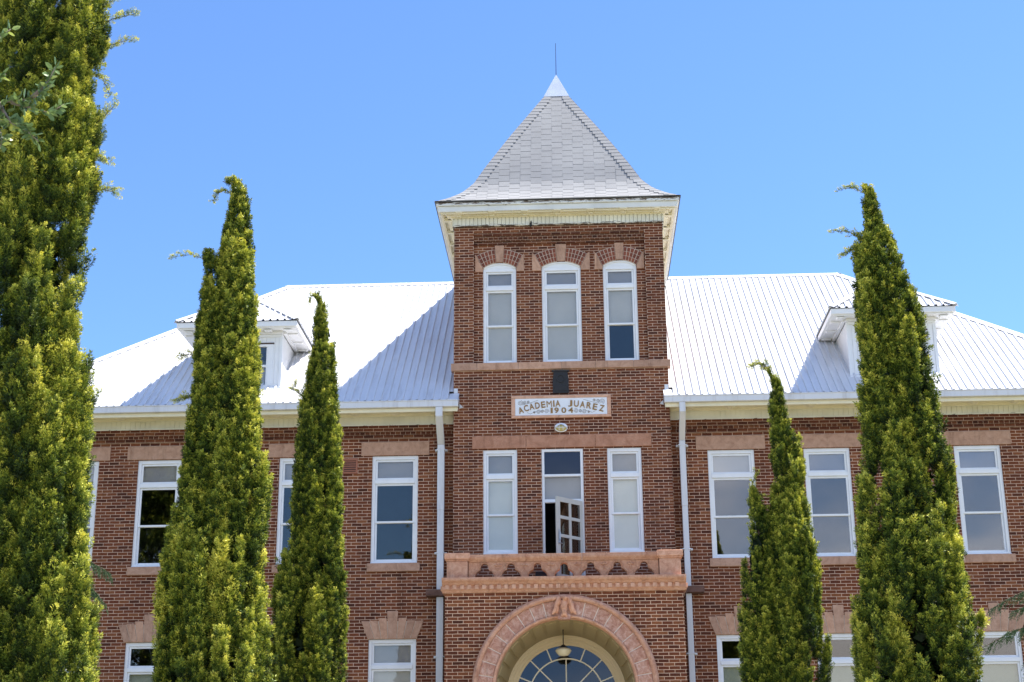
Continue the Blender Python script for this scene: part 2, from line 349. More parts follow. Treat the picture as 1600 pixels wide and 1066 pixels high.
OPAL = plain('opal_glass', (.74,.66,.46), .25, .04, 5)
VENTM = plain('terracotta_vent', (.33,.13,.08), .8, .1, 8)
BARK = plain('bark', (.14,.095,.065), .9, .3, 14, bump=.8)

# ------------------------------------------------------------------ the building
SCHOOL = empty('school_building', (0, 0, 0))
tag(SCHOOL, 'red brick two storey school with white metal roof and central square tower', 'building')
B = SCHOOL

def panel(mb, x0, x1, z0, z1, y, holes, depth=.12, mi=0):
    """vertical sheet at y with rectangular holes and their reveals"""
    xs = sorted({x0, x1, *[h[0] for h in holes], *[h[1] for h in holes]}); zs = sorted({z0, z1, *[h[2] for h in holes], *[h[3] for h in holes]})
    xs = [x for x in xs if x0 <= x <= x1]; zs = [z for z in zs if z0 <= z <= z1]
    for i in range(len(xs)-1):
        for j in range(len(zs)-1):
            cx, cz = (xs[i]+xs[i+1])/2, (zs[j]+zs[j+1])/2
            if any(h[0] < cx < h[1] and h[2] < cz < h[3] for h in holes): continue
            mb.add([(xs[i],y,zs[j]),(xs[i+1],y,zs[j]),(xs[i+1],y,zs[j+1]),(xs[i],y,zs[j+1])], [(0,1,2,3)], mi)
    for h in holes:
        a, b, c, d = max(h[0],x0), min(h[1],x1), max(h[2],z0), min(h[3],z1); Y = y+depth
        mb.add([(a,y,c),(a,Y,c),(a,Y,d),(a,y,d)], [(0,1,2,3)], mi); mb.add([(b,y,c),(b,Y,c),(b,Y,d),(b,y,d)], [(3,2,1,0)], mi)
        mb.add([(a,y,c),(b,y,c),(b,Y,c),(a,Y,c)], [(0,1,2,3)], mi)
        if len(h) == 4: mb.add([(a,y,d),(b,y,d),(b,Y,d),(a,Y,d)], [(3,2,1,0)], mi)

W2 = [(-12.98,-11.93),(-11.93+.0,-10.87),(-9.94,-8.91),(-6.60,-5.55),(-4.42,-3.35),(3.35,4.42),(5.55,6.60),(8.97,10.02),(11.2,12.25)]
W2 = [w_ for w_ in W2 if w_ != (-12.98,-11.93)]
Z2 = (7.43, 9.94); ZG = (3.22, 5.72)
holes = [(a, b, *Z2) for a, b in W2]+[(a, b, *ZG) for a, b in W2]+[(-2.3, 2.3, .3, 10.9)]
mb = M(); panel(mb, -13.2, 13.2, 0, 10.95, 0, holes)
mb.add([(13.2,0,0),(13.2,10.8,0),(13.2,10.8,10.95),(13.2,0,10.95)], [(0,1,2,3)])
mb.add([(-13.2,0,0),(-13.2,10.8,0),(-13.2,10.8,10.95),(-13.2,0,10.95)], [(3,2,1,0)])
mb.add([(-13.2,10.8,0),(13.2,10.8,0),(13.2,10.8,10.95),(-13.2,10.8,10.95)], [(3,2,1,0)])
mb.build('wall', BW, B)

# rooms behind the glass
mb = M()
mb.box(-13.1, 13.1, 4.6, 4.7, .1, 10.9); mb.box(-13.1, 13.1, .14, 4.6, 6.60, 6.72); mb.box(-13.1, 13.1, .14, 4.6, 10.55, 10.62)
for x in (-12.9, -7.7, -2.42, 2.42, 7.7, 12.9): mb.box(x-.05, x+.05, .14, 4.6, .1, 10.55)
mb.build('inner_wall', ROOM, B)

# corbelled brick courses under the eaves
for s in (-1, 1):
    xa, xb = (2.5, 13.3) if s > 0 else (-13.3, -2.5)
    mb = M(); mb.box(xa, xb, -.095, .0-.002, 10.50, 10.66); mb.build('brick_cornice', BC, B)
    mb = M(); mb.box(xa, xb, -.065, -.003, 10.43, 10.497); mb.build('brick_cornice', BH, B)
    mb = M(); mb.box(xa, xb, -.035, -.004, 10.352, 10.427); mb.build('brick_cornice', BC, B)

# lintels, sills, flared stone lintels of the ground floor
for a, b in W2:
    M().box(a-.26, b+.26, -.03, .10, 9.945, 10.262).build('lintel', STONE, B, bevel=.008)
    M().box(a-.07, b+.07, -.07, .11, 7.235, 7.425).build('window_sill', STONE, B, bevel=.01)
    M().box(a-.07, b+.07, -.07, .11, 3.03, 3.215).build('window_sill', STONE, B, bevel=.01)
    c = (a+b)/2; mb = M()
    bot = [-.56,-.40,-.245,-.10,.10,.245,.40,.56]; top = [-.71,-.525,-.33,-.128,.128,.33,.525,.71]; h = [6.125,6.135,6.19,6.345,6.19,6.135,6.125]
    for k in range(7):
        g = .006
        mb.prism([(c+bot[k]+g,5.725),(c+bot[k+1]-g,5.725),(c+top[k+1]-g,h[k]),(c+top[k]+g,h[k])], -.028, .09)
    mb.build('flared_lintel', STONE, B, bevel=.006)
    M().prism([(c-.55,5.73),(c+.55,5.73),(c+.69,6.12),(c-.69,6.12)], -.015, .05).build('lintel_joint', MORT, B)

def window(x0, x1, z0, z1, y, spec, name='window', glass=None, arched=0.0, trans=.56, tower=False):
    """timber window: casing > sashes, panes, shades.  spec = shade behind the top light, upper sash, lower sash"""
    glass = glass or GLASS
    cs = .075 if not tower else .07
    zt = z1-trans; m = M()
    m.box(x0, x0+cs, y+.03, y+.13, z0, z1); m.box(x1-cs, x1, y+.03, y+.13, z0, z1)
    m.box(x0+cs, x1-cs, y+.03, y+.13, z1-.085, z1); m.box(x0+cs, x1-cs, y+.03, y+.13, z0, z0+.055)
    m.box(x0+cs, x1-cs, y+.012, y+.13, zt-.095, zt)
    m.box(x0-.0, x1+.0, y-.006, y+.028, z0-.012, z0+.02)
    if arched:
        n = 12; c = (x0+x1)/2; hw = (x1-x0)/2; Rr = (hw*hw+arched*arched)/(2*arched); cz = z1+arched-Rr; a = math.asin(hw/Rr)
        pts = [(c+Rr*math.sin(t), cz+Rr*math.cos(t)) for t in [a-2*a*i/n for i in range(n+1)]]
        m.prism(pts, y+.03, y+.12)
        Ro = Rr; m.ring(c, cz, Ro-.035, Ro, y+.005, y+.029, math.pi/2-a*.97, math.pi/2+a*.97, 14)
    w_ = m.build(name, WFRAME, B, bevel=.005)
    ip = .045
    def sash(a, b, c, d, yy):
        s = M(); s.box(a, a+ip, yy, yy+.035, c, d); s.box(b-ip, b, yy, yy+.035, c, d); s.box(a+ip, b-ip, yy, yy+.035, c, c+ip); s.box(a+ip, b-ip, yy, yy+.035, d-ip, d)
        s.build('sash', WFRAME, w_, bevel=.004)
        M().box(a+ip, b-ip, yy+.014, yy+.02, c+ip, d-ip).build('pane', glass, w_)
        return (a+ip, b-ip, c+ip, d-ip)
    xi0, xi1 = x0+cs+.002, x1-cs-.002; lo, hi = z0+.057, zt-.097
    mid = lo+(hi-lo)*.5
    parts = [sash(xi0, xi1, zt+.002, z1-.087, y+.06), sash(xi0, xi1, mid-.02, hi, y+.05), sash(xi0, xi1, lo, mid+.022, y+.088)]
    for p, k in zip(parts, spec):
        if k is None: continue
        mt, fr = k if isinstance(k, tuple) else (k, 1.0)
        zb = p[3]-(p[3]-p[2])*fr
        M().box(p[0]-.03, p[1]+.03, y+.126, y+.130, zb-(.03 if fr == 1 else 0), p[3]+.03).build('window_shade', mt, w_)
    return w_

SP2 = {-11.93:(BLINDG,BLINDG,None), -9.94:(BLINDG,None,None), -6.60:(BLINDG,None,None), -4.42:(BLINDT,None,None),
       3.35:(BLINDM,None,None), 5.55:(BLINDG,None,None), 8.97:(BLINDG,None,None), 11.2:(BLINDG,None,None)}
SPG = {-11.93:(None,BLINDY,BLINDY), -9.94:(None,BLINDY,BLINDY), -6.60:(None,BLINDY,BLINDY), -4.42:(BLINDG,BLINDM,BLINDM),
       3.35:(None,BLINDY,BLINDY), 5.55:(None,BLINDY,BLINDY), 8.97:(None,BLINDY,BLINDY), 11.2:(None,BLINDY,BLINDY)}
for a, b in W2:
    window(a, b, *Z2, 0, SP2[a], glass=GLASSR if a > 0 else None); window(a, b, *ZG, 0, SPG[a])

# ---- eaves of the wings: soffit, moulding, frieze boards, gutter, downspouts
for s in (-1, 1):
    xin = 2.36; xw = 2.505
    X0, X1 = (xin, 13.80) if s > 0 else (-13.80, -xin)
    def sx_(a, b): return (a, b) if s > 0 else (-b, -a)
    m = M(); m.box(*sx_(xin, 13.82), -.80, -.66, 10.89, 11.045); m.box(*sx_(xin, 13.82), -.815, -.795, 11.025, 11.05)
    m.build('gutter', METAL, B, bevel=.006)
    m = M(); m.box(*sx_(xw, 13.7), -.655, -.065, 10.905, 10.93)
    m.box(*sx_(xin+.03, xw-.002), -.655, -.404, 10.905, 10.93)
    m.box(*sx_(xin+.02, 13.72), -.70, -.655, 10.80, 10.888)
    m.box(*sx_(xw, 13.6), -.14, -.07, 10.86, 10.904); m.box(*sx_(xw, 13.6), -.18, -.142, 10.885, 10.904)
    m.build('soffit', SOFFIT, B, bevel=.006)
    m = M()
    for k in range(12):
        c = (xw+.45+k*.93)
        m = M(); m.prism([(s*c-.13,10.904),(s*c-.08,10.865),(s*c+.08,10.865),(s*c+.13,10.904)], -.60, -.2)
        m.prism([(s*c-.09,10.865),(s*c-.05,10.84),(s*c+.05,10.84),(s*c+.09,10.865)], -.45, -.25)
        m.build('soffit_block', SOFFIT, B)
    m = M(); x = xw+.003
    rr = random.Random(5+s)
    while x < 13.5:
        wd = .118+rr.uniform(-.004, .004); m.box(*sx_(x, x+wd-.013), -.062-rr.uniform(0, .003), -.033, 10.675, 10.884); x += wd
    m.box(*sx_(xw, 13.6), -.050, -.004, 10.67, 10.88)
    m.box(*sx_(xw, 13.6), -.115, -.02, 10.645, 10.668)
    m.build('frieze_board', PEEL_W, B)
    # flashing piece where the eave dies into the tower
    m = M(); m.add([(s*2.49,-.66,11.05),(s*2.36,-.66,11.05),(s*2.36,-.408,11.16),(s*2.49,-.408,11.30),(s*2.49,-.408,11.05),(s*2.36,-.408,11.05)], [(0,1,2,3),(1,5,2),(0,3,4),(0,4,5,1),(2,5,4,3)])
    m.box(s*2.49, s*2.40, -.412, -.404, 11.16, 11.42)
    m.prism([(s*2.36, 11.045),(s*2.36, 10.93),(s*2.27, 10.96)][::(1 if s < 0 else -1)], -.43, -.404)
    m.build('flashing', METAL, B)
    # downspout with its offset under the eave
    cx = -2.80 if s < 0 else 2.765; hw = .082 if s < 0 else .07
    pts = [(-.74,10.888),(-.74,10.66),(-.17,10.13),(-.17,3.0)]
    m = M()
    def seg(a, b, e=0):
        (ya, za), (yb, zb) = a, b; t = .11
        m.add([(cx-hw,ya-t/2,za),(cx+hw,ya-t/2,za),(cx+hw,ya+t/2,za),(cx-hw,ya+t/2,za),(cx-hw,yb-t/2,zb),(cx+hw,yb-t/2,zb),(cx+hw,yb+t/2,zb),(cx-hw,yb+t/2,zb)],
              [(0,1,2,3),(7,6,5,4),(0,4,5,1),(1,5,6,2),(2,6,7,3),(3,7,4,0)])
    seg(pts[0], pts[1]); seg(pts[1], pts[2]); seg(pts[2], (-.17, 8.6))
    hw -= .004; seg((-.17, 8.6), (-.17, 6.78)); seg((-.17,6.62), pts[3])
    d = m.build('downspout', METAL, B, bevel=.012)
    for z in (10.02, 7.62, 5.3, 3.4):
        q = M(); q.box(cx-.14, cx+.14, -.13, -.003, z-.02, z+.02); q.box(cx-.095, cx+.095, -.235, -.112, z-.012, z+.012); q.build('bracket', METAL, d)
    # stone belt running from the bay across the wing corner
    M().box(*sx_(2.56, 3.11), -.32, -.002, 6.63, 6.772).build('belt_stone', STONE_B, B, bevel=.01)
    M().box(*sx_(2.56, 2.68), -.29, -.002, 6.55, 6.627).build('belt_stone', STONE_B, B, bevel=.01)

# small terracotta vent on the left wing
m = M(); m.box(-5.12, -4.76, -.03, .0-.002, 9.84, 9.89); m.box(-5.12, -4.76, -.03, -.002, 9.53, 9.57); m.box(-5.12, -5.08, -.03, -.002, 9.57, 9.84); m.box(-4.80, -4.76, -.03, -.002, 9.57, 9.84)
for k in range(5): m.hexa([(-5.08,-.026,9.585+k*.052),(-4.80,-.026,9.585+k*.052),(-4.80,-.004,9.61+k*.052),(-5.08,-.004,9.61+k*.052),(-5.08,-.026,9.60+k*.052),(-4.80,-.026,9.60+k*.052),(-4.80,-.004,9.625+k*.052),(-5.08,-.004,9.625+k*.052)])
v = m.build('vent_grille', VENTM, B); M().box(-5.08, -4.80, -.0035, -.0015, 9.57, 9.84).build('vent_back', BLACK, v)

# ---- main roof: ribbed white sheet metal, hipped
TY_ = -.40
EY, EZ, RY, RZ, HX = -.76, 11.05, 5.4, 16.17, 13.80
SL = (RZ-EZ)/(RY-EY); RUN = RY-EY
def ribprof(a, b, p=.172):
    """x positions and rib heights across a sheet"""
    out = []; k = math.floor(a/p)
    while k*p < b:
        x = k*p
        for dx, h in ((0,.0),(p*.62,.0),(p*.665,.034),(p*.88,.034),(p*.925,.0)):
            if a <= x+dx <= b: out.append((x+dx, h))
        k += 1
    return out
nrm = Vector((0, -SL, 1)).normalized()
m = M(); pr = ribprof(-HX, HX)
pv = None
for x, h in pr:
    run = min(RUN, HX-abs(x))
    a = (x, EY-.03+nrm.y*h, EZ-.03*SL+.0+nrm.z*h+.012); b_ = (x, EY+run+nrm.y*h, EZ+run*SL+nrm.z*h+.012)
    if pv and not (abs(x) < 2.60 and abs(pv[0][0]) < 2.60): m.add([pv[0], a, b_, pv[1]], [(0,1,2,3)])
    pv = (a, b_)
for s in (-1, 1):
    x_a, x_b = (2.36, 2.60) if s > 0 else (-2.60, -2.36)
    m.add([(x_a,EY-.03,EZ-.02),(x_b,EY-.03,EZ-.02),(x_b,TY_-.004,EZ-.02+(TY_+.73)*SL),(x_a,TY_-.004,EZ-.02+(TY_+.73)*SL)], [(0,1,2,3)])
m.add([(-2.6,4.62,EZ+(4.62-EY)*SL),(2.6,4.62,EZ+(4.62-EY)*SL),(2.6,RY,RZ),(-2.6,RY,RZ)], [(0,1,2,3)])
for s in (-1, 1):
    x_a, x_b = (2.45, 2.62) if s > 0 else (-2.62, -2.45)
    m.add([(x_a,TY_+.0,EZ+(TY_-EY)*SL),(x_b,TY_+.0,EZ+(TY_-EY)*SL),(x_b,4.65,EZ+(4.65-EY)*SL),(x_a,4.65,EZ+(4.65-EY)*SL)], [(0,1,2,3)])
# rear slope, hip ends
yb = RY+RUN
m.add([(-HX,yb,EZ),(HX,yb,EZ),(HX-RUN,RY,RZ),(-HX+RUN,RY,RZ)], [(1,0,3,2)])
roof = m.build('roof', METAL, B)
for s in (-1, 1):
    m = M(); pv = None
    for y, h in ribprof(EY, yb):
        run = min(y-EY, yb-y, RUN)
        a = (s*(HX+.03-h*.3), y, EZ+h+.01); b_ = (s*(HX-run), y, EZ+run*SL+h+.01)
        if pv: m.add([pv[0], a, b_, pv[1]], [(0,1,2,3) if s > 0 else (3,2,1,0)])
        pv = (a, b_)
    m.build('hip_slope', METAL, roof)
m = M(); capw = .17
def cap(p, q, n1, n2, wd=.17, up=.045, th=.012):
    """folded cap strip along an edge p-q with wings along n1 and n2"""
    p, q, n1, n2 = map(Vector, (p, q, n1, n2)); u = Vector((0,0,up))
    vs = [p+u, q+u, q+n1*wd+u*.8, p+n1*wd+u*.8, q+n2*wd+u*.8, p+n2*wd+u*.8]
    vs += [v_-Vector((0,0,th)) for v_ in vs]
    m.add(vs, [(0,3,2,1),(0,1,4,5),(3,9,8,2),(5,4,10,11),(6,7,8,9),(6,11,10,7),(0,5,11,6),(0,6,9,3),(1,7,10,4),(1,2,8,7)])
fd = Vector((0,-1,-SL)).normalized(); bd = Vector((0,1,-SL)).normalized()
for s in (-1, 1):
    cap((s*2.3, RY, RZ) if False else (0, RY, RZ), (s*(HX-RUN), RY, RZ), fd, bd)
    sd_ = Vector((s,0,-SL)).normalized()
    hipd = Vector((s,-1,-SL)).normalized()
    f1 = (fd-hipd*fd.dot(hipd)).normalized(); s1 = (sd_-hipd*sd_.dot(hipd)).normalized()
    # wings lie in each slope, square to the hip
    cap((s*(HX-RUN), RY, RZ+.01), (s*HX, EY, EZ+.01), -f1*-1, s1)
    hb = Vector((s,1,-SL)).normalized(); b1 = (bd-hb*bd.dot(hb)).normalized(); s2 = (sd_-hb*sd_.dot(hb)).normalized()
    cap((s*(HX-RUN), RY, RZ+.01), (s*HX, yb, EZ+.01), b1, s2)
m.build('ridge_cap', METAL, roof)

# ---- dormers
def roof_y(z): return EY+(z-EZ)/SL
def dormer(cx):
    E_ = 1.44; W_ = 1.03; ze = 13.21; yf = -.42; md = .78; zw = 12.99
    # walls: vertical boards
    m = M(); yw = 0.0; zb = EZ+(yw-EY)*SL-.35
    x = -W_; rr = random.Random(int(cx*10))
    win = (cx-.80, cx+.80)
    while x < W_-.02:
        wd = min(.105, W_-x); a, b = cx+x+.004, cx+x+wd-.004
        if a > cx-.83 and b < cx+.83:
            m.box(a, b, yw-.012, yw+.02, zb, 11.72); m.box(a, b, yw-.012, yw+.02, 12.74, zw)
        else: m.box(a, b, yw-.012-rr.uniform(0,.002), yw+.02, zb, zw)
        x += wd
    m.box(cx-W_+.002, cx-.78, yw+.0, yw+.05, zb, zw-.01); m.box(cx+.78, cx+W_-.002, yw, yw+.05, zb, zw-.01)
    m.box(cx-.78, cx+.78, yw, yw+.05, 12.75, zw-.01); m.box(cx-.78, cx+.78, yw, yw+.05, zb, 11.71)
    d = m.build('dormer', WHITE, B)
    # cheeks
    for s in (-1, 1):
        m = M(); X = cx+s*W_; y = .055
        yend = roof_y(zw)+.1
        while y < yend:
            y2 = min(y+.10, yend); z0_ = EZ+(y-EY)*SL-.06; z1_ = EZ+(y2-EY)*SL-.06
            if z0_ < zw:
                m.add([(X,y,min(z0_,zw)),(X,y2-.008,min(z1_,zw)),(X,y2-.008,zw),(X,y,zw),(X-s*.03,y,min(z0_,zw)),(X-s*.03,y2-.008,min(z1_,zw)),(X-s*.03,y2-.008,zw),(X-s*.03,y,zw)],
                      [(0,1,2,3),(4,7,6,5),(0,3,7,4),(1,5,6,2)])
            y += .10
        m.add([(X-s*.012,0,zb),(X-s*.012,yend,EZ+(yend-EY)*SL-.06),(X-s*.012,yend,zw),(X-s*.012,0,zw)], [(0,1,2,3)])
        m.box(X-s*.06, X+s*.012, -.03, .052, zb, zw)
        m.build('cheek', WHITE, d)
    # cornice: fascia, soffit, crown, blocks
    m = M(); yb_ = roof_y(ze)+.2
    m.box(cx-E_, cx+E_, yf, yf+.05, ze-.16, ze-.03); m.box(cx-E_, cx-E_+.05, yf+.052, roof_y(ze-.1), ze-.16, ze-.03); m.box(cx+E_-.05, cx+E_, yf+.052, roof_y(ze-.1), ze-.16, ze-.03)
    m.box(cx-E_+.052, cx+E_-.052, yf+.052, yf+.09, ze-.19, ze-.05)
    m.box(cx-E_+.052, cx+E_-.052, yf+.092, -.012, ze-.17, ze-.15)
    for s in (-1, 1):
        a, b = (cx+W_+.012, cx+E_-.052) if s > 0 else (cx-E_+.052, cx-W_-.012)
        m.box(a, b, -.010, roof_y(ze-.16), ze-.17, ze-.15)
        m.box(cx+s*(W_+.013), cx+s*(W_+.10), -.012, roof_y(ze-.2), ze-.22, ze-.172)
        for y in (.12, .80, 1.42): m.prism([(cx+s*1.25-.13,ze-.172),(cx+s*1.25-.10,ze-.20),(cx+s*1.25+.10,ze-.20),(cx+s*1.25+.13,ze-.172)], y, y+.13)
    m.box(cx-W_-.02, cx+W_+.02, -.11, -.014, ze-.24, ze-.172); m.box(cx-W_-.01, cx+W_+.01, -.05, -.014, ze-.30, ze-.243)
    for k in (-1.2, -.72, 0, .72, 1.2):
        m.prism([(cx+k-.10,ze-.19),(cx+k-.07,ze-.225),(cx+k+.07,ze-.225),(cx+k+.10,ze-.19)], -.30, -.12)
    m.build('dormer_cornice', CREAMW if False else WHITE, d, bevel=.006)
    # hipped roof, ribbed
    pk = ze+E_*md; nr = Vector((0,-md,1)).normalized(); m = M(); pv = None
    for x, h in ribprof(-E_-.03, E_+.03):
        run = max(0, E_+.03-abs(x))
        a = (cx+x, yf-.03+nr.y*h, ze-.02+h*nr.z); b_ = (cx+x, yf-.03+run+nr.y*h, ze-.02+run*md+h*nr.z)
        if pv: m.add([pv[0], a, b_, pv[1]], [(0,1,2,3)])
        pv = (a, b_)
    rf = m.build('dormer_roof', METAL, d)
    for s in (-1, 1):
        m = M(); pv = None; yp = yf+E_
        for y, h in ribprof(yf-.03, roof_y(pk)):
            run = min(E_+.03, y-(yf-.03)); z0_ = ze-.02
            # low end sits on eave or on the main roof
            zt = ze-.02+run*md
            zr = EZ+(y-EY)*SL-.05
            low = max(0, (zr-z0_)/md) if zr > z0_ else 0
            if low > run: break
            a = (cx+s*(E_+.03-low+h*.5), y, z0_+low*md+h); b_ = (cx+s*(E_+.03-run), y, zt+h)
            if pv: m.add([pv[0], a, b_, pv[1]], [(0,1,2,3) if s > 0 else (3,2,1,0)])
            pv = (a, b_)
        m.build('roof_side', METAL, d)
    m = M()
    globals()['m'] = m
    pkp = Vector((cx, yf+E_, pk)); 
    for s in (-1, 1):
        hd = Vector((s,-1,-md)).normalized(); ff = Vector((0,-1,-md)).normalized(); ss = Vector((s,0,-md)).normalized()
        cap(pkp, (cx+s*(E_+.03), yf-.03, ze), (ff-hd*ff.dot(hd)).normalized(), (ss-hd*ss.dot(hd)).normalized(), wd=.11, up=.04)
    cap(pkp, (cx, roof_y(pk), pk), Vector((-1,0,-md)).normalized(), Vector((1,0,-md)).normalized(), wd=.11, up=.04)
    m.build('dormer_ridge_cap', METAL, d)
    # sill, head flashing, paired sash windows
    M().box(cx-W_-.03, cx+W_+.03, -.12, -.013, 11.53, 11.63).build('dormer_sill', WHITE, d, bevel=.006)
    M().box(cx-.84, cx+.84, -.035, -.013, 12.73, 12.765).build('head_flashing', RUST, d)
    fr = M()
    fr.box(cx-.82, cx+.82, -.03, .05, 11.632, 11.70); fr.box(cx-.82, cx+.82, -.03, .05, 12.67, 12.728)
    for a, b in ((-.82,-.70),(-.05,.05),(.70,.82)): fr.box(cx+a, cx+b, -.03, .05, 11.70, 12.67)
    for a, b in ((-.70,-.05),(.05,.70)):
        fr.box(cx+a, cx+a+.04, -.01, .04, 11.70, 12.67); fr.box(cx+b-.04, cx+b, -.01, .04, 11.70, 12.67); fr.box(cx+a+.04, cx+b-.04, -.01, .04, 12.165, 12.22)
    fr.build('dormer_window', WHITE, d, bevel=.004)
    p = M()
    for a, b in ((-.66,-.09),(.09,.66)): p.box(cx+a, cx+b, .022, .03, 11.70, 12.165); p.box(cx+a, cx+b, .01, .018, 12.22, 12.67)
    p.build('dormer_pane', GLASS, d)
    M().box(cx-.7, cx+.7, .10, .11, 11.69, 12.15).build('dormer_shade', BLINDG, d)
    q = M(); q.box(cx-.95, cx+.95, 1.2, 1.25, 11.6, 12.9); q.build('dormer_inner_wall', ROOM, d)
dormer(-7.68); dormer(7.79)

# ------------------------------------------------------------------ tower
TY = -.40; TX = 2.5
tower = M()
DO = (-.47, .48, 6.60, 9.94); TL = (-1.81, -1.03, 7.54, 9.94); TR = (1.03, 1.81, 7.54, 9.94)
panel(tower, -TX, TX, 6.45, 11.84, TY, [DO, TL, TR], .14)
for s in (-1, 1):
    X = s*TX; f = [(0,1,2,3)] if s > 0 else [(3,2,1,0)]
    tower.add([(X,TY,6.45),(X,4.6,6.45),(X,4.6,15.46),(X,TY,15.46)], f)
tower.add([(-TX,4.6,10.9),(TX,4.6,10.9),(TX,4.6,15.46),(-TX,4.6,15.46)], [(3,2,1,0)])
# upper stage: corner piers and band over the recessed panel
tower.box(-TX, -2.03, TY, TY+.2, 12.02, 15.30); tower.box(2.06, TX, TY, TY+.2, 12.02, 15.30)
tower.box(-TX, TX, TY, TY+.2, 15.30, 15.455)
# recessed panel with three segmental openings
RY_ = TY+.10; AW = [(-1.81,-1.02),(-.41,.52),(1.05,1.85)]
ZS, ZC, ZB = 14.43, 14.565, 12.035
def arcpts(a, b, zs, rise, n=12):
    c = (a+b)/2; hw = (b-a)/2; Rr = (hw*hw+rise*rise)/(2*rise); cz = zs+rise-Rr; al = math.asin(hw/Rr)
    return [(c+Rr*math.sin(-al+2*al*i/n), cz+Rr*math.cos(-al+2*al*i/n)) for i in range(n+1)]
panel(tower, -2.03, 2.06, 12.02, 15.02, RY_, [(a, b, ZB-.01, ZC+.02, 1) for a, b in AW], .14)
for a, b in AW:
    pts = arcpts(a, b, ZS, ZC-ZS); n = len(pts); z1 = ZC+.02
    for i in range(n-1):
        (xa, za), (xb, zb_) = pts[i], pts[i+1]
        tower.add([(xa,RY_,za),(xb,RY_,zb_),(xb,RY_,z1),(xa,RY_,z1)], [(0,1,2,3)])
        tower.add([(xa,RY_,za),(xb,RY_,zb_),(xb,RY_+.14,zb_),(xa,RY_+.14,za)], [(3,2,1,0)])
TW = tower.build('tower_wall', BT, B)
m = M(); m.box(-2.4, 2.4, 3.0, 3.05, 6.7, 15.3); m.box(-2.4, 2.4, TY+.21, 4.5, 10.6, 10.7); m.box(-2.45,2.45,TY+.21,4.5,15.3,15.4)
m.build('tower_inner_wall', ROOM, B)
m = M(); m.box(-2.03, 2.06, TY+.015, RY_+.05, 15.225, 15.298); m.build('tower_corbel', BC, TW)
m = M(); m.box(-2.03, 2.06, TY+.04, RY_+.05, 15.10, 15.222); m.build('tower_corbel', BHT, TW)
m = M(); m.box(-2.03, 2.06, TY+.068, RY_+.05, 15.022, 15.097); m.build('tower_corbel', BC, TW)
# string course
m = M(); xs = [-2.56,-1.95,-.98,.02,.82,1.70,2.56]
for a, b in zip(xs, xs[1:]): m.box(a+.003, b-.003, TY-.055, TY+.16, 11.842, 12.018)
m.build('string_course', STONE, B, bevel=.008)
M().box(-2.53, 2.53, TY-.03, TY+.1, 11.85, 12.01).build('string_course_joint', MORT, B)

# arched heads: keystones, skewbacks, three rings of brick headers
for a, b in AW:
    c = (a+b)/2; hw = (b-a)/2; rise = ZC-ZS; Rr = (hw*hw+rise*rise)/(2*rise); cz = ZC-Rr
    kw0, kw1 = (.078, .112) if hw < .43 else (.09, .132)
    M().prism([(c-kw0, ZC+.005),(c+kw0, ZC+.005),(c+kw1, 15.0),(c-kw1, 15.0)], RY_-.035, RY_+.03).build('keystone', STONE, TW, bevel=.006)
    o_ = .19 if hw < .43 else .225; ex_ = .155; zo = 14.745
    for s in (-1, 1):
        poly = [(hw+.004,14.335),(hw+o_,14.335),(hw+o_,14.79),(hw+ex_+.012,14.755),(hw+.012,ZS)]
        poly = [(c+s*x, z) for x, z in poly]
        M().prism(poly if s > 0 else poly[::-1], RY_-.03, RY_+.03).build('skewback', STONE, TW, bevel=.006)
    def hp(s, f, g_):
        xi = kw0+.006+(hw-kw0-.004)*g_; zi = cz+math.sqrt(Rr*Rr-min(xi,hw)**2)+.004
        k1 = kw0+(kw1-kw0)*.75+.006; xo = k1+(hw+ex_-k1)*g_; zo_ = 14.895+(zo-14.895)*(g_**1.6)
        return (c+s*(xi+(xo-xi)*f), zi+(zo_-zi)*f)
    nb = 5 if hw < .43 else 6
    for s in (-1, 1):
        vb = M(); mo = M()
        for ri in range(3):
            for k in range(nb):
                eg = .09/nb*1.1; ef = .020
                f0, f1, g0, g1 = ri/3+ef, (ri+1)/3-ef, k/nb+eg, (k+1)/nb-eg
                P = [hp(s, f0, g0), hp(s, f0, g1), hp(s, f1, g1), hp(s, f1, g0)]
                vb.prism(P if s > 0 else P[::-1], RY_-.022, RY_+.02)
        P = [hp(s, -.02, i/8) for i in range(9)]+[hp(s, 1.02, 1-i/8) for i in range(9)]
        mo.prism(P if s > 0 else P[::-1], RY_-.014, RY_+.01)
        ab_ = vb.build('arch_brick', BV, TW); mo.build('arch_mortar', MORT, TW)

for i, (a, b) in enumerate(AW):
    window(a, b, ZB, ZS, RY_, [(BLINDG,BLINDM,BLINDM),(BLINDG,BLINDM,BLINDM),(BLINDG,BLINDM,None)][i], arched=ZC-ZS-.004, trans=.47, tower=True)
window(TL[0], TL[1], TL[2], TL[3], TY, (BLINDG, BLIND, BLIND), tower=True, trans=.59)
window(TR[0], TR[1], TR[2], TR[3], TY, (BLINDG, BLIND, BLIND), tower=True, trans=.59)

# wide stone lintel over the middle floor
m = M()
for a, b in ((-2.06,-.826),(-.818,.762),(.77,2.05)): M().box(a, b, TY-.03, TY+.05, 9.965, 10.262).build('tower_lintel', STONE_R, B, bevel=.006)

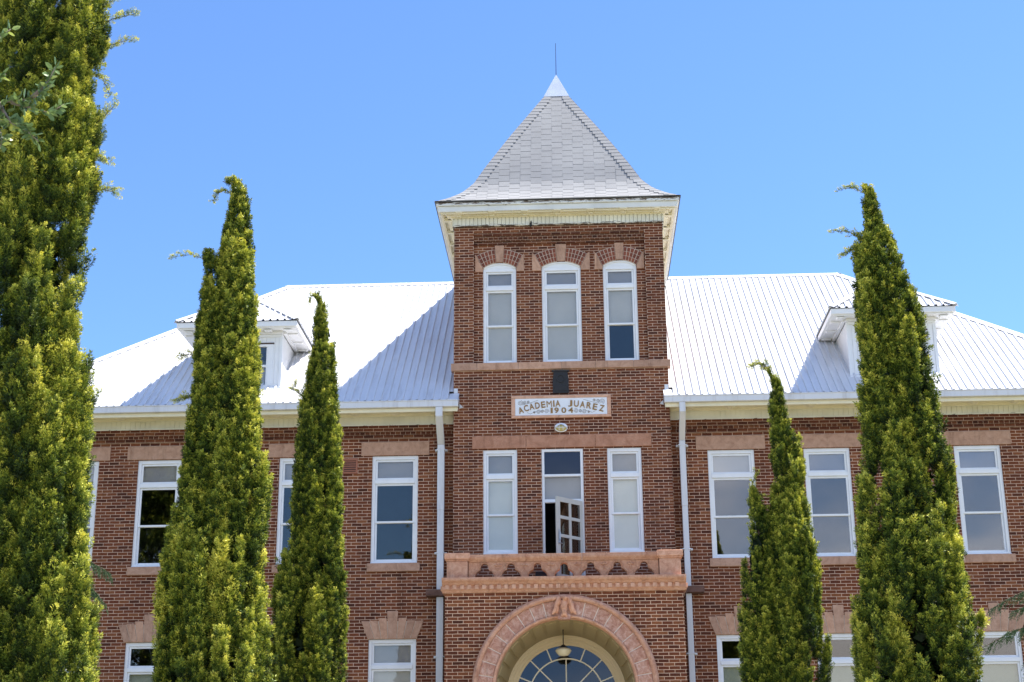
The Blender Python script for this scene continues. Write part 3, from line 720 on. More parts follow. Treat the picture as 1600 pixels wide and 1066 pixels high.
# tower cornice: fascia, soffit, brackets, frieze boards
EH = 2.88; TYc = TY-.40+EH  # centre of the tower in depth
def sq(mb, h0, h1, z0, z1):     # square ring between half-widths
    c = TYc
    mb.box(-h1, h1, c-h1, c-h0, z0, z1); mb.box(-h1, h1, c+h0, c+h1, z0, z1)
    mb.box(-h1, -h0, c-h0+.0, c+h0, z0, z1); mb.box(h0, h1, c-h0, c+h0, z0, z1)
m = M(); sq(m, 2.80, 2.86, 15.72, 15.86); sq(m, 2.74, 2.90, 15.862, 15.95); fas = m.build('tower_fascia', PEEL_T, B, bevel=.01)
m = M(); sq(m, 2.52, 2.80, 15.74, 15.765); sq(m, 2.742, 2.798, 15.69, 15.738); sq(m, 2.58, 2.66, 15.70, 15.738); sq(m, 2.52, 2.578, 15.675, 15.738)
for k in range(7):
    c = -2.36+k*.786
    for P in ((c,),):
        m.prism([(c-.11,15.738),(c-.075,15.70),(c+.075,15.70),(c+.11,15.738)], TY-.37, TY-.16); m.prism([(c-.08,15.698),(c-.04,15.66),(c+.04,15.66),(c+.08,15.698)], TY-.22, TY-.16)
    for s in (-1, 1):
        y = TYc+c; m.box(s*2.56, s*2.78, y-.10, y+.10, 15.70, 15.737); m.box(s*2.57, s*2.74, y-.06, y+.06, 15.67, 15.697)
m.build('tower_soffit', SOFFIT, B, bevel=.005)
m = M(); x = -2.50; rr = random.Random(3)
while x < 2.5:
    wd = min(.096, 2.52-x); m.box(x, x+wd-.012, TY-.045-rr.uniform(0,.004), TY-.016, 15.475, 15.674); x += wd
m.box(-2.51, 2.51, TY-.015, TY-.004, 15.47, 15.672); m.box(-2.53, 2.53, TY-.07, TY-.005, 15.457, 15.474)
for s in (-1, 1):
    y = TY-.01
    while y < 4.6:
        m.box(s*2.505, s*2.54, y, y+.088, 15.475, 15.674); y += .096
    m.box(s*2.503, s*2.53, TY-.008, 4.6, 15.47, 15.672)
m.build('tower_frieze_board', PEEL_F, B)

# bell-cast pyramid roof
PROF = [(2.93,15.95),(2.65,16.14),(2.33,16.42),(2.06,16.77),(1.765,17.37),(1.145,18.53),(.28,20.06)]
def prof_at(s):   # s = distance along the slope from the eave -> (d, z, slope angle)
    acc = 0
    for (d0, z0), (d1, z1) in zip(PROF, PROF[1:]):
        l = math.hypot(d1-d0, z1-z0)
        if s <= acc+l or (d1, z1) == PROF[-1]:
            t = min(1, (s-acc)/l); return d0+(d1-d0)*t, z0+(z1-z0)*t
        acc += l
TOT = sum(math.hypot(b[0]-a[0], b[1]-a[1]) for a, b in zip(PROF, PROF[1:]))
m = M()
faces = [(Vector((1,0,0)), Vector((0,-1,0))), (Vector((0,1,0)), Vector((1,0,0))), (Vector((-1,0,0)), Vector((0,1,0))), (Vector((0,-1,0)), Vector((-1,0,0)))]
CT = Vector((0, TYc, 0))
for u, nrm_ in faces:
    for (d0, z0), (d1, z1) in zip(PROF, PROF[1:]):
        m.add([CT+nrm_*d0-u*d0+Vector((0,0,z0)), CT+nrm_*d0+u*d0+Vector((0,0,z0)), CT+nrm_*d1+u*d1+Vector((0,0,z1)), CT+nrm_*d1-u*d1+Vector((0,0,z1))], [(0,1,2,3)])
PYR = m.build('tower_roof', SHING, B)
m = M(); cw = .262; ex = .117; th = .010
def slab(u, n_, s0, s1, a, b, th0, th1):
    """shingle tab: butt edge at s0 stands th0 proud, head at s1"""
    vs = []
    for s, t in ((s0, th0), (s1, th1)):
        d, z = prof_at(s); d2, z2 = prof_at(min(TOT, s+.02)) if s < TOT-.03 else (d-.01, z+.018)
        tn = (n_*(d2-d)+Vector((0,0,z2-z))).normalized(); nn = u.cross(tn); 
        if nn.dot(n_) < 0: nn = -nn
        for x in (max(-d, min(d, a)), max(-d, min(d, b))):
            p = CT+n_*d+u*x+Vector((0,0,z)); vs += [p+nn*.001, p+nn*t]
    # vs: s0a lo,hi ; s0b lo,hi ; s1a lo,hi ; s1b lo,hi
    m.add(vs, [(1,3,7,5),(2,6,7,3),(0,1,5,4)], 0); m.add([vs[0], vs[2], vs[3], vs[1]], [(0,1,2,3)], 1)
rows = int(TOT/ex)
rj = random.Random(8)
for u, n_ in faces:
    for r in range(rows):
        s0 = r*ex; d, z = prof_at(s0)
        off = (r % 2)*cw
        k = -14
        while k < 15:
            a = k*2*cw/1.0*.5*2+off-cw/2; b = a+cw
            aa, bb = a+rj.uniform(-.006,.006), b+rj.uniform(-.006,.006)
            if bb > -d+.03 and aa < d-.03:
                slab(u, n_, s0+rj.uniform(-.006,.006), min(TOT-.01, s0+2*ex-.01), max(aa, -d), min(bb, d), .0065, .0045)
            k += 1
    # starter course at the eave
    slab(u, n_, 0, .05, -2.93, 2.93, .03, .002)
# hip cap shingles
for u, n_ in faces:
    for r in range(int(TOT/.135)):
        s0 = r*.135; d, z = prof_at(s0)
        for sg in (-1, 1):
            wv = min(.27, d*.6)
            slab(u, n_, s0, min(TOT-.01, s0+.17), *( (d-wv, d) if sg > 0 else (-d, -d+wv)), .020, .013)
m.build('shingle_tab', [SHING, SHEDGE], PYR)
m = M()
c0 = .335
m.add([(-c0,TYc-c0,20.0),(c0,TYc-c0,20.0),(c0,TYc+c0,20.0),(-c0,TYc+c0,20.0),(0,TYc,20.82)], [(0,1,4),(1,2,4),(2,3,4),(3,0,4),(3,2,1,0)])
cp = m.build('roof_cap', CAPM, PYR); cp.name = 'roof_cap'
M().tube([(0,TYc,20.75),(0,TYc,21.75)], [.011,.007], 6).build('lightning_rod', BLACK, PYR)
# ------------------------------------------------------------------ vent, plaque
m = M(); m.prism([(-.185,11.25),(.185,11.25),(.185,11.56),(.165,11.72),(.165,11.79),(-.165,11.79),(-.165,11.72),(-.185,11.56)], TY-.06, TY-.002)
m.ring(0, 11.60, .07, .10, TY-.075, TY-.062, 0, 2*math.pi, 20); m.box(-.205,.205,TY-.075,TY-.002,11.765,11.80)
m.box(-.15,.15,TY-.07,TY-.062,11.30,11.44)
m.build('louvre_box', BLACK, B, bevel=.006)

PQ = M(); y0 = TY-.055
PQ.box(-1.155, 1.15, y0, TY-.002, 11.135, 11.20); PQ.box(-1.155, 1.15, y0, TY-.002, 10.665, 10.73)
PQ.box(-1.155, -1.065, y0, TY-.002, 10.732, 11.133); PQ.box(1.062, 1.15, y0, TY-.002, 10.732, 11.133)
pq = PQ.build('name_plaque', STONE_DN, B, bevel=.01)
M().box(-1.063, 1.06, TY-.04, TY-.002, 10.732, 11.133).build('plaque_face', PLAQ, pq)
def glyph(ch, x, z, h, wd, ang):
    cu = bpy.data.curves.new('lettering', 'FONT'); cu.body = ch; cu.size = 1; cu.extrude = .02; cu.offset = .0 if ch == 'M' else .018
    o = bpy.data.objects.new('tmp', cu); COL.objects.link(o); bpy.context.view_layer.update()
    dg = bpy.context.evaluated_depsgraph_get(); me = bpy.data.meshes.new_from_object(o.evaluated_get(dg)); bpy.data.objects.remove(o, do_unlink=True)
    xs_ = [v.co.x for v in me.vertices]; ys_ = [v.co.y for v in me.vertices]
    mx_, nx_, my_, ny_ = max(xs_), min(xs_), max(ys_), min(ys_)
    vs = []
    for v in me.vertices:
        a = ((v.co.x-(mx_+nx_)/2)/(mx_-nx_))*wd; b = ((v.co.y-(my_+ny_)/2)/(my_-ny_))*h
        ca, sa = math.cos(ang), math.sin(ang)
        vs.append((x+a*ca-b*sa, TY-.048-(.006 if v.co.z > 0 else -.007), z+a*sa+b*ca))
    fs = [tuple(p.vertices) for p in me.polygons]; bpy.data.meshes.remove(me)
    return vs, fs
sc_ = 2.123/1285
def pz(x, y): return (-1.063+(x-135)*sc_, 11.133-(y-(150-(x-135)*.017))*sc_*.98)
let = M()
for ch, x, y, wd, ang in [('A',213,320,70,17),('C',290,290,64,14),('A',365,266,68,11),('D',447,250,64,8),('E',528,237,58,6),('M',612,228,72,4),('I',677,222,20,2),('A',733,220,68,1),
                      ('J',905,220,62,-1),('U',992,224,66,-3),('A',1078,235,68,-6),('R',1168,250,68,-9),('E',1252,270,62,-11),('Z',1345,292,66,-14)]:
    X, Z = pz(x, y); vs, fs = glyph(ch, X, Z, .150, wd*sc_, R(ang)); let.add(vs, fs)
for ch, x, y, wd in [('1',645,324,30),('9',713,322,62),('0',815,320,68),('4',912,320,68)]:
    X, Z = pz(x, y); vs, fs = glyph(ch, X, Z, .128, wd*sc_, 0); let.add(vs, fs)
let.build('lettering', GILT, pq)
scm = M()
def spiral(cx, cz, r, turns, a0, sg, end=None):
    pts = []
    n = int(20*turns)
    for i in range(n+1):
        t = i/n; a = a0+sg*2*math.pi*turns*t; rr_ = r*(.15+.85*t); pts.append((cx+rr_*math.cos(a), TY-.0415, cz+rr_*math.sin(a)))
    if end: 
        p = pts[-1]; 
        for i in range(1, 9): t = i/8; pts.append((p[0]+(end[0]-p[0])*t, TY-.0415, p[2]+(end[1]-p[2])*t+.012*math.sin(t*math.pi)*sg))
    scm.tube(pts, .0042, 5)
for s, xs_ in ((1, 1), (-1, -1)):
    for (x, y, r) in ((205,212,38),(262,205,26),(315,196,20)):
        X, Z = pz(x if s > 0 else 1555-x, y if s > 0 else y-25); spiral(X, Z, r*sc_, 2.2, 0, s)
    a = pz(230,240) if s > 0 else pz(1325,218); b = pz(455,172) if s > 0 else pz(1090,160)
    scm.tube([(a[0],TY-.0415,a[1]), ((a[0]+b[0])/2,TY-.0415,(a[1]+b[1])/2-.01), (b[0],TY-.0415,b[1])], .004, 5)
    for (x, y, r) in ((575,335,34),(515,338,24),(462,345,32),(400,352,16)):
        X, Z = pz(x if s > 0 else 1560-x, y if s > 0 else y-8); spiral(X, Z, r*sc_, 2.2, 1, -s)
    a = pz(300,352) if s > 0 else pz(1260,330); b = pz(345,375) if s > 0 else pz(1210,352); c_ = pz(440,330) if s > 0 else pz(1115,318)
    scm.tube([(a[0],TY-.0415,a[1]),(b[0],TY-.0415,b[1]),(c_[0],TY-.0415,c_[1])], .004, 5)
scm.build('scrollwork', SCROLL, pq)

# ------------------------------------------------------------------ balcony door
fr = M(); x0, x1, z0, z1 = -.47, .48, 6.76, 9.94
fr.box(x0, x0+.06, TY+.02, TY+.12, z0, z1); fr.box(x1-.065, x1, TY+.02, TY+.12, z0, z1); fr.box(x0+.06, x1-.065, TY+.02, TY+.12, z1-.065, z1)
fr.box(x0+.06, x1-.065, TY+.005, TY+.12, 9.29, 9.345); fr.box(x0+.06, x1-.065, TY+.005, TY+.12, 8.69, 8.765)
df = fr.build('door_frame', WFRAME, B, bevel=.005)
M().box(x0+.06, x1-.065, TY+.06, TY+.066, 9.345, 9.875).build('pane', GLASSF, df); M().box(x0+.06, x1-.065, TY+.06, TY+.066, 8.765, 9.29).build('pane', GLASS, df)
M().box(x0+.05, x1-.055, TY+.16, TY+.165, 8.74, 9.29).build('window_shade', BLINDG, df)
# leaf swung outwards about the right jamb
lf = M(); gl = M(); LW = .86; LH = 1.93; Lz = 6.77; T = .042
def leafbox(mb, a, b, c, d, t0=0, t1=T): mb.box(-b, -a, -t1, -t0, c, d)
st_ = .115
leafbox(lf, 0, st_*.75, 0, LH); leafbox(lf, LW-st_, LW, 0, LH); leafbox(lf, st_*.75, LW-st_, LH-.11, LH); leafbox(lf, st_*.75, LW-st_, 0, .20)
mw = .075; cxm = (st_*.75+LW-st_)/2
leafbox(lf, cxm-mw/2, cxm+mw/2, .20, LH-.11)
zz = [.20, .64, 1.06, 1.475, LH-.11]
for z in zz[1:-1]: leafbox(lf, st_*.75, cxm-mw/2, z-.035, z+.035); leafbox(lf, cxm+mw/2, LW-st_, z-.035, z+.035)
leafbox(gl, st_*.75, LW-st_, .2, LH-.11, .018, .024)
leaf = lf.build('door', DOORP, B, bevel=.004); gl.build('pane', glass_mat('door_glass', (.25,.25,.25), .05), leaf)
hd = M(); hd.tube([(-LW+.055,-.045,.93),(-LW+.055,-.09,.95),(-LW+.055,-.09,1.12),(-LW+.055,-.045,1.14)], .011, 8); hd.box(-LW+.03,-LW+.08,-.052,-.0425,.86,1.18)
hd.tube([(-LW+.055,-.045,.88),(-LW+.055,-.08,.88),(-LW+.115,-.085,.87)], .010, 8)
hd.build('handle', STEEL, leaf)
leaf.location = (x1-.068, TY+.0, Lz); leaf.rotation_euler = (0, 0, R(48))

# ------------------------------------------------------------------ entrance bay, arch and balcony
BY = -1.80; BX = 2.545; AC = (0.0, 4.43); RO, RI = 1.955, 1.47
m = M(); n = 40
# front with the round opening (brick stops behind the arch ring at r 1.9)
rb = 1.90; zt = 6.46
for s in (-1, 1):
    for i in range(n//2):
        a0 = math.pi/2*i/(n//2); a1 = math.pi/2*(i+1)/(n//2)
        p0 = (s*rb*math.cos(a0), AC[1]+rb*math.sin(a0)); p1 = (s*rb*math.cos(a1), AC[1]+rb*math.sin(a1))
        q = [(p0[0],BY,p0[1]), (s*BX,BY,p0[1]), (s*BX,BY,p1[1]), (p1[0],BY,p1[1])]
        m.add(q, [(0,1,2,3) if s > 0 else (3,2,1,0)])
    q = [(s*1.9,BY,0),(s*BX,BY,0),(s*BX,BY,AC[1]),(s*1.9,BY,AC[1])]; m.add(q, [(0,1,2,3) if s > 0 else (3,2,1,0)])
    m.add([(s*BX,BY,0),(s*BX,-.001,0),(s*BX,-.001,zt),(s*BX,BY,zt)], [(0,1,2,3) if s > 0 else (3,2,1,0)])
m.add([(-BX,BY,AC[1]+rb),(BX,BY,AC[1]+rb),(BX,BY,zt),(-BX,BY,zt)], [(0,1,2,3)])
BAY = m.build('entrance_bay', BB, B)
# voussoir ring
m = M(); nv = 19
for k in range(nv):
    if k == nv//2: continue
    a0 = math.pi*k/nv+.006; a1 = math.pi*(k+1)/nv-.006
    M().ring(0, AC[1], 1.535, 1.835, BY-.075, BY+.2, a0, a1, 4).build('voussoir', STONE_P, BAY, bevel=.01)
a0 = math.pi*(nv//2)/nv-.03; a1 = math.pi*(nv//2+1)/nv+.03
M().ring(0, AC[1], 1.535, 1.835, BY-.09, BY+.2, a0, a1, 4).build('voussoir', STONE_P, BAY, bevel=.01)
for s in (-1, 1):
    for z in np.arange(2.4, 4.43, .34): M().box(s*1.535, s*1.835, BY-.075, BY+.2, z+.005, min(z+.335, 4.42)).build('jamb_stone', STONE_P, BAY, bevel=.01)
m = M(); m.ring(0, AC[1], 1.53, 1.84, BY-.06, BY+.1, 0, math.pi, 60)
for s in (-1, 1): m.box(s*1.53, s*1.84, BY-.06, BY+.1, 0, 4.43)
m.build('arch_joint', plain('pale_joint', (.78,.66,.56), .9, .1, 8), BAY)
m = M()
po = [(1.838,BY-.05),(1.842,BY-.12),(1.87,BY-.155),(1.91,BY-.16),(1.945,BY-.13),(1.965,BY-.07),(1.965,BY+.02),(1.838,BY+.02)]
m.arc_profile(0, AC[1], po, 0, math.pi, 72)
pi_ = [(1.47,BY-.03),(1.475,BY-.085),(1.50,BY-.11),(1.525,BY-.10),(1.533,BY-.06),(1.533,BY+.22),(1.47,BY+.22)]
m.arc_profile(0, AC[1], pi_, 0, math.pi, 72)
for s in (-1, 1):
    m.box(s*1.838, s*1.965, BY-.14, BY+.02, 0, 4.43); m.box(s*1.47, s*1.533, BY-.10, BY+.22, 0, 4.43)
m.build('arch_moulding', STONE_O, BAY, smooth=False)
# carved eagle on the keystone
m = M(); zc = 6.17; yc = BY-.13
rx = lambda a: Matrix.Rotation(R(a), 3, 'Y')
m.ellip((0,yc-.03,zc-.03),(.075,.08,.15)); m.ellip((0,yc-.05,zc-.17),(.05,.06,.08)); m.ellip((0.015,yc-.09,zc+.13),(.05,.06,.055)); m.ellip((.06,yc-.12,zc+.135),(.04,.025,.018))
for s in (-1, 1):
    m.ellip((s*.12,yc-.03,zc+.07),(.055,.05,.11), rx(-s*14)); m.ellip((s*.165,yc-.02,zc-.03),(.045,.045,.15), rx(-s*12)); m.ellip((s*.21,yc,zc-.13),(.035,.035,.09), rx(-s*25))
    m.ellip((s*.13,yc,zc-.06),(.03,.03,.13), rx(-s*12)); m.ellip((s*.04,yc-.03,zc-.22),(.03,.03,.05))
o = m.build('carved_eagle', STONE_O, BAY, smooth=True)
rm_ = o.modifiers.new('fuse', 'REMESH'); rm_.mode = 'VOXEL'; rm_.voxel_size = .012; rm_.use_smooth_shade = True
M().box(-.13, .13, BY-.15, BY+.05, 5.86, 5.96).build('keystone_foot', STONE_P, BAY, bevel=.008)
# panelled soffit of the arch (splays in towards the fanlight)
FY = .20; ya = BY+.22
def cone(r_at, a, y): r_ = r_at(y); return (r_*math.cos(a), y, AC[1]+r_*math.sin(a))
rr1 = lambda y: 1.475+(1.32-1.475)*(y-ya)/(FY-ya)
m = M(); nn_ = 60
vs = []; 
for i in range(nn_+1):
    a = math.pi*i/nn_; vs += [cone(rr1, a, ya), cone(rr1, a, FY)]
m.add(vs, [(i*2, i*2+1, i*2+3, i*2+2) for i in range(nn_)])
for s in (-1, 1): m.add([(s*1.475,ya,0),(s*1.32,FY,0),(s*1.32,FY,AC[1]),(s*1.475,ya,AC[1])], [(0,1,2,3) if s < 0 else (3,2,1,0)])
AS = m.build('arch_soffit', OLIVE, BAY)
m = M(); npn = 15
for k in range(npn):
    for (yy0, yy1) in ((ya+.12, ya+1.28),):
        a0 = math.pi*(k+.12)/npn; a1 = math.pi*(k+.88)/npn; vs = []
        for q in range(7):
            a = a0+(a1-a0)*q/6
            for yy in (yy0, yy1):
                for t in (.002, .03): rq = lambda y, t=t: rr1(y)-t; vs.append(cone(rq, a, yy))
        fs = []
        for q in range(6):
            b = q*4; fs += [(b+1,b+3,b+7,b+5),(b,b+1,b+5,b+4),(b+2,b+6,b+7,b+3)]
        fs += [(0,2,3,1),(24,25,27,26)]
        m.add(vs, fs)
m.build('soffit_panel', OLIVE, AS, bevel=.006)
# fanlight
m = M()
m.arc_profile(0, AC[1], [(1.33,FY-.16),(1.29,FY-.16),(1.285,FY-.12),(1.24,FY-.12),(1.235,FY-.07),(1.17,FY-.07),(1.165,FY-.02),(1.12,FY-.02),(1.12,FY+.08),(1.33,FY+.08)][::-1], 0, math.pi, 64)
m.box(-1.33, 1.33, FY-.14, FY+.08, 4.30, 4.43)
for s in (-1, 1): m.box(s*1.12, s*1.33, FY-.1, FY+.08, .3, 4.30)
FL = m.build('fanlight', CREAM, BAY)
m = M()
m.ring(0, AC[1], .815, .845, FY-.02, FY+.03, 0, math.pi, 48)
for k in range(1, 8):
    a = math.pi*k/8
    if k != 4: m.hexa([(r_*math.cos(a)+sx__*.013*-math.sin(a), y, AC[1]+r_*math.sin(a)+sx__*.013*math.cos(a)) for y in (FY-.018, FY+.025) for r_, sx__ in ((.845,-1),(1.125,-1),(1.125,1),(.845,1))])
for k in (2, 4, 6):
    a = math.pi*k/8
    m.hexa([(r_*math.cos(a)+sx__*.013*-math.sin(a), y, AC[1]+r_*math.sin(a)+sx__*.013*math.cos(a)) for y in (FY-.018, FY+.025) for r_, sx__ in ((.02,-1),(.815,-1),(.815,1),(.02,1))])
m.build('glazing_bar', plain('glazing_cream', (.82,.76,.60), .5, .04, 5), FL)
m = M(); m.ring(0, AC[1], .001, 1.13, FY+.006, FY+.010, 0, math.pi, 48); m.build('pane', GLASSF, FL)
# entrance doors under the fanlight
m = M(); m.box(-1.11, -.01, FY-.02, FY+.04, .35, 4.29); m.box(.01, 1.11, FY-.02, FY+.04, .35, 4.29)
for s in (-1, 1):
    for z0_, z1_ in ((.6,1.6),(1.8,3.9)): m.box(s*.2, s*.95, FY-.045, FY-.022, z0_, z1_)
m.build('entrance_door', CREAM, BAY, bevel=.01)
# steps and landing inside the porch
m = M()
for k in range(6): m.box(-2.0-.2*k*0, 2.0, BY-.3*(6-k), .3 if k == 5 else BY-.3*(5-k), 0.02 if k == 0 else .1*k+.021, .1*(k+1)+.02)
m.build('entrance_steps', plain('concrete', (.42,.40,.37), .9, .1, 4), B)

# balcony: cornice with dentils, deck, balustrade
m = M()
prf = [(-.4,6.462),(-1.83,6.462),(-1.85,6.50),(-1.87,6.52),(-1.87,6.60),(-1.92,6.625),(-1.95,6.66),(-2.0,6.69),(-2.02,6.72),(-2.02,6.765),(-.402,6.765)]
m.prism_x([(y if y > -1 else y, z) for y, z in prf], -2.60, 2.60)
m.build('balcony_cornice', STONE_O, B, bevel=.004)
m = M(); k = 0; x = -2.53
while x < 2.5: M().box(x, x+.085, BY-.125, BY-.068, 6.525, 6.615).build('dentil', STONE_DN, B, bevel=.004); x += .158
for s in (-1, 1):
    y = BY
    while y < -.5: M().box(s*2.602, s*2.64, y, y+.085, 6.525, 6.615).build('dentil', STONE_DN, B, bevel=.004); y += .158
bl = M(); by0, by1 = -1.86, -1.66; zb, ztp = 6.767, 7.11
# pierced slab: ogee openings
ocs = [-1.68+.569*k-.0 for k in range(7)]; ocs = [c-.012 for c in ocs]
def ohalf():   # half outline of an opening from base to crown (dx, z)
    return [(.212,6.767),(.208,6.81),(.185,6.865),(.15,6.905),(.112,6.928),(.090,6.945),(.082,6.975),(.080,7.005),(.070,7.04),(.048,7.062),(.022,7.074),(0,7.078)]
oh = ohalf()
left = -2.035; right = 2.03
for i in range(8):
    L_ = ocs[i-1] if i > 0 else left; R_ = ocs[i] if i < 7 else right
    # strip quads rising up
    if i > 0: Lp = [(L_+dx, z) for dx, z in oh]
    else: Lp = [(left, z) for dx, z in oh]
    if i < 7: Rp = [(R_-dx, z) for dx, z in oh]
    else: Rp = [(right, z) for dx, z in oh]
    Lp = Lp+[(L_, ztp)]; Rp = Rp+[(R_, ztp)]
    for a in range(len(Lp)-1):
        P = [Lp[a], Rp[a], Rp[a+1], Lp[a+1]]
        bl.add([(x, by0, z) for x, z in P]+[(x, by1, z) for x, z in P], [(0,1,2,3),(7,6,5,4),(1,5,6,2),(0,3,7,4)]+([(0,4,5,1)] if a == 0 else []))
    # carved bead following the openings
for c in ocs:
    for s in (-1, 1):
        bl.tube([(c+s*(dx+.030), by0-.004, z+(.018 if dx < .05 else .004)) for dx, z in oh], .013, 6)
for i in range(6):
    c = (ocs[i]+ocs[i+1])/2
    for ang, l_ in ((90,.075),(270,.095),(20,.085),(160,.085),(55,.05),(125,.05)):
        bl.ellip((c+l_*.5*math.cos(R(ang)), by0-.002, 7.015+l_*.5*math.sin(R(ang))), (l_*.5,.030,.018), Matrix.Rotation(-R(ang), 3, 'Y'), n=8)
bal = bl.build('balustrade', stone_mat('carved_sandstone', (.44,.20,.12), (.58,.30,.19), (.70,.44,.30), island=False, scale=14, bump=.9), B)
rl = M()
for a, b in ((-2.035,-.80),(-.797,.40),(.403,2.03)):
    rl.prism_x([(-1.62,7.112),(-1.88,7.112),(-1.90,7.14),(-1.93,7.17),(-1.945,7.20),(-1.945,7.262),(-1.60,7.262)], a+.002, b-.002)
rl.build('balcony_rail', STONE_O, bal, bevel=.004)
for s in (-1, 1):
    a, b = (-2.50, -2.05) if s < 0 else (2.045, 2.50)
    p = M(); p.box(a, b, -1.93, -1.55, 6.767, 7.13); p.box(a-.025, b+.025, -1.955, -1.53, 7.132, 7.165); p.box(a-.05, b+.05, -1.98, -1.50, 7.167, 7.30)
    p.build('balcony_pedestal', STONE_O, bal, bevel=.014)
    M().box(s*2.25, s*2.45, -1.5, -.41, 6.767, 7.11).build('side_parapet', STONE_O, bal, bevel=.01)
    M().box(s*2.20, s*2.50, -1.5, -.41, 7.112, 7.262).build('side_rail', STONE_O, bal, bevel=.01)

# ------------------------------------------------------------------ lamps
wl = empty('wall_lamp', (-.01, TY, 10.42)); tag(wl, 'small oval bulkhead lamp on the tower wall under the name plaque', 'lamp')
lx, lz = -.01, 10.415
m = M(); m.ellip((lx,TY-.05,lz),(.135,.07,.085)); m.build('lamp_glass', plain('amber_glass', (.50,.42,.16), .2, .1, 10), wl, smooth=True, loc=(0,0,0)).location = (0,0,0)
m2 = M()
ring_pts = [(lx+.138*math.cos(t), TY-.055, lz+.088*math.sin(t)) for t in [2*math.pi*i/24 for i in range(25)]]
m2.tube(ring_pts, .014, 6)
m2.tube([(lx-.13,TY-.09,lz),(lx,TY-.125,lz-.002),(lx+.13,TY-.09,lz)], .006, 5)
for x in (-.045, .045): m2.tube([(lx+x,TY-.10,lz+.07),(lx+x,TY-.125,lz),(lx+x,TY-.10,lz-.07)], .006, 5)
vs = []
for i in range(13):
    t = math.pi*i/12
    for rr_, yy in ((1.02,TY-.01),(1.02,TY-.09),(.55,TY-.132)): vs.append((lx+.145*rr_*math.cos(t), yy, lz+.012+.095*rr_*math.sin(t)))
m2.add(vs, [(i*3+j, i*3+j+1, i*3+j+4, i*3+j+3) for i in range(12) for j in range(2)])
m2.build('lamp_hood', WHITE, wl, smooth=False)
for c in wl.children: c.location = -Vector(wl.location)

def globe_lamp(name, x, y, ztop, zl, label):
    e = empty(name, (x, y, zl)); tag(e, label, 'lamp', 'schoolhouse globe lamps')
    a = M(); a.tube([(0,0,ztop-zl),(0,0,.14)], .011, 8); a.lathe((0,0,0), [(.03,.15),(.05,.13),(.085,.10),(.09,.07)], 16); a.build('lamp_rod', BLACK, e)
    g = M(); g.lathe((0,0,0), [(.085,.085),(.11,.075),(.165,.05),(.175,.02),(.16,-.015),(.13,-.055),(.10,-.085),(.04,-.095),(.005,-.097)], 24); g.build('lamp_globe', OPAL, e, smooth=True)
    return e
globe_lamp('pendant_lamp', -.045, -.70, 5.9, 5.32, 'cream glass pendant lamp hanging on a rod in the entrance arch')
globe_lamp('pendant_lamp', .25, 2.4, 6.2, 5.35, 'pale globe lamp seen through the fanlight glass inside the hall')

# unidentified dark object behind the balustrade, built with a lamp-like housing and bracket
e = empty('dark_object', (-.50, -1.2, 6.767)); tag(e, 'small black unidentified object lying on the balcony behind the pierced balustrade', 'dark_object')
a = M(); a.box(-.10,.10,-.08,.08,.07,.20); a.prism([(-.13,.05),(.13,.05),(.11,.22),(-.11,.22)], -.10, -.082); a.build('dark_housing', plain('navy_black', (.012,.013,.03), .5, .1, 8), e, bevel=.01)
a = M(); a.tube([(-.06,-.12,.0),(-.07,-.12,.06),(-.04,-.12,.10)], .008, 6); a.tube([(-.12,-.11,.0),(.02,-.11,.01)], .008, 6); a.build('bracket', plain('pale_bracket', (.7,.75,.8), .4, .05, 5), e)
# leaf litter on the gutter
m = M(); m.hexa([(3.86,-.62,11.07),(4.06,-.60,11.06),(4.04,-.5,11.12),(3.88,-.5,11.14),(3.88,-.64,11.20),(4.0,-.60,11.15),(4.04,-.52,11.19),(3.9,-.5,11.24)])
tag(m.build('roof_debris', RUST), 'small dark scrap of debris lying at the roof edge above the right gutter', 'debris')
# wasp nest on the tower frieze
m = M(); m.ellip((-.65,TY-.10,15.45),(.03,.03,.06)); m.ellip((-.64,TY-.09,15.51),(.018,.02,.05))
tag(m.build('wasp_nest', BLACK, None, smooth=True), 'little black nest hanging under the tower eaves', 'nest')

# ------------------------------------------------------------------ ground
gm, t, b = newmat('lawn'); nz = N(t, 'ShaderNodeTexNoise', Scale=.6, Detail=8.0); tc_ = N(t, 'ShaderNodeTexCoord'); t.links.new(tc_.outputs['Object'], nz.inputs['Vector'])
rp = ramp(t, [(.3, (.10,.10,.04)), (.7, (.20,.17,.09))]); t.links.new(nz.outputs[0], rp.inputs[0]); t.links.new(rp.outputs[0], b.inputs['Base Color']); b.inputs['Roughness'].default_value = .95
tag(M().add([(-600,-600,0),(600,-600,0),(600,600,0),(-600,600,0)], [(0,1,2,3)]).build('ground', gm), kind='structure')
tag(M().box(-2.2, 2.2, -60, -3.61, .004, .03).build('path', plain('pale_concrete', (.50,.47,.42), .9, .12, 2)), kind='structure')
tag(M().box(-14, 14, -3.2, -2.0, .003, .02).add([], []).build('forecourt', plain('pale_paving', (.48,.45,.40), .9, .12, 2)), kind='structure')

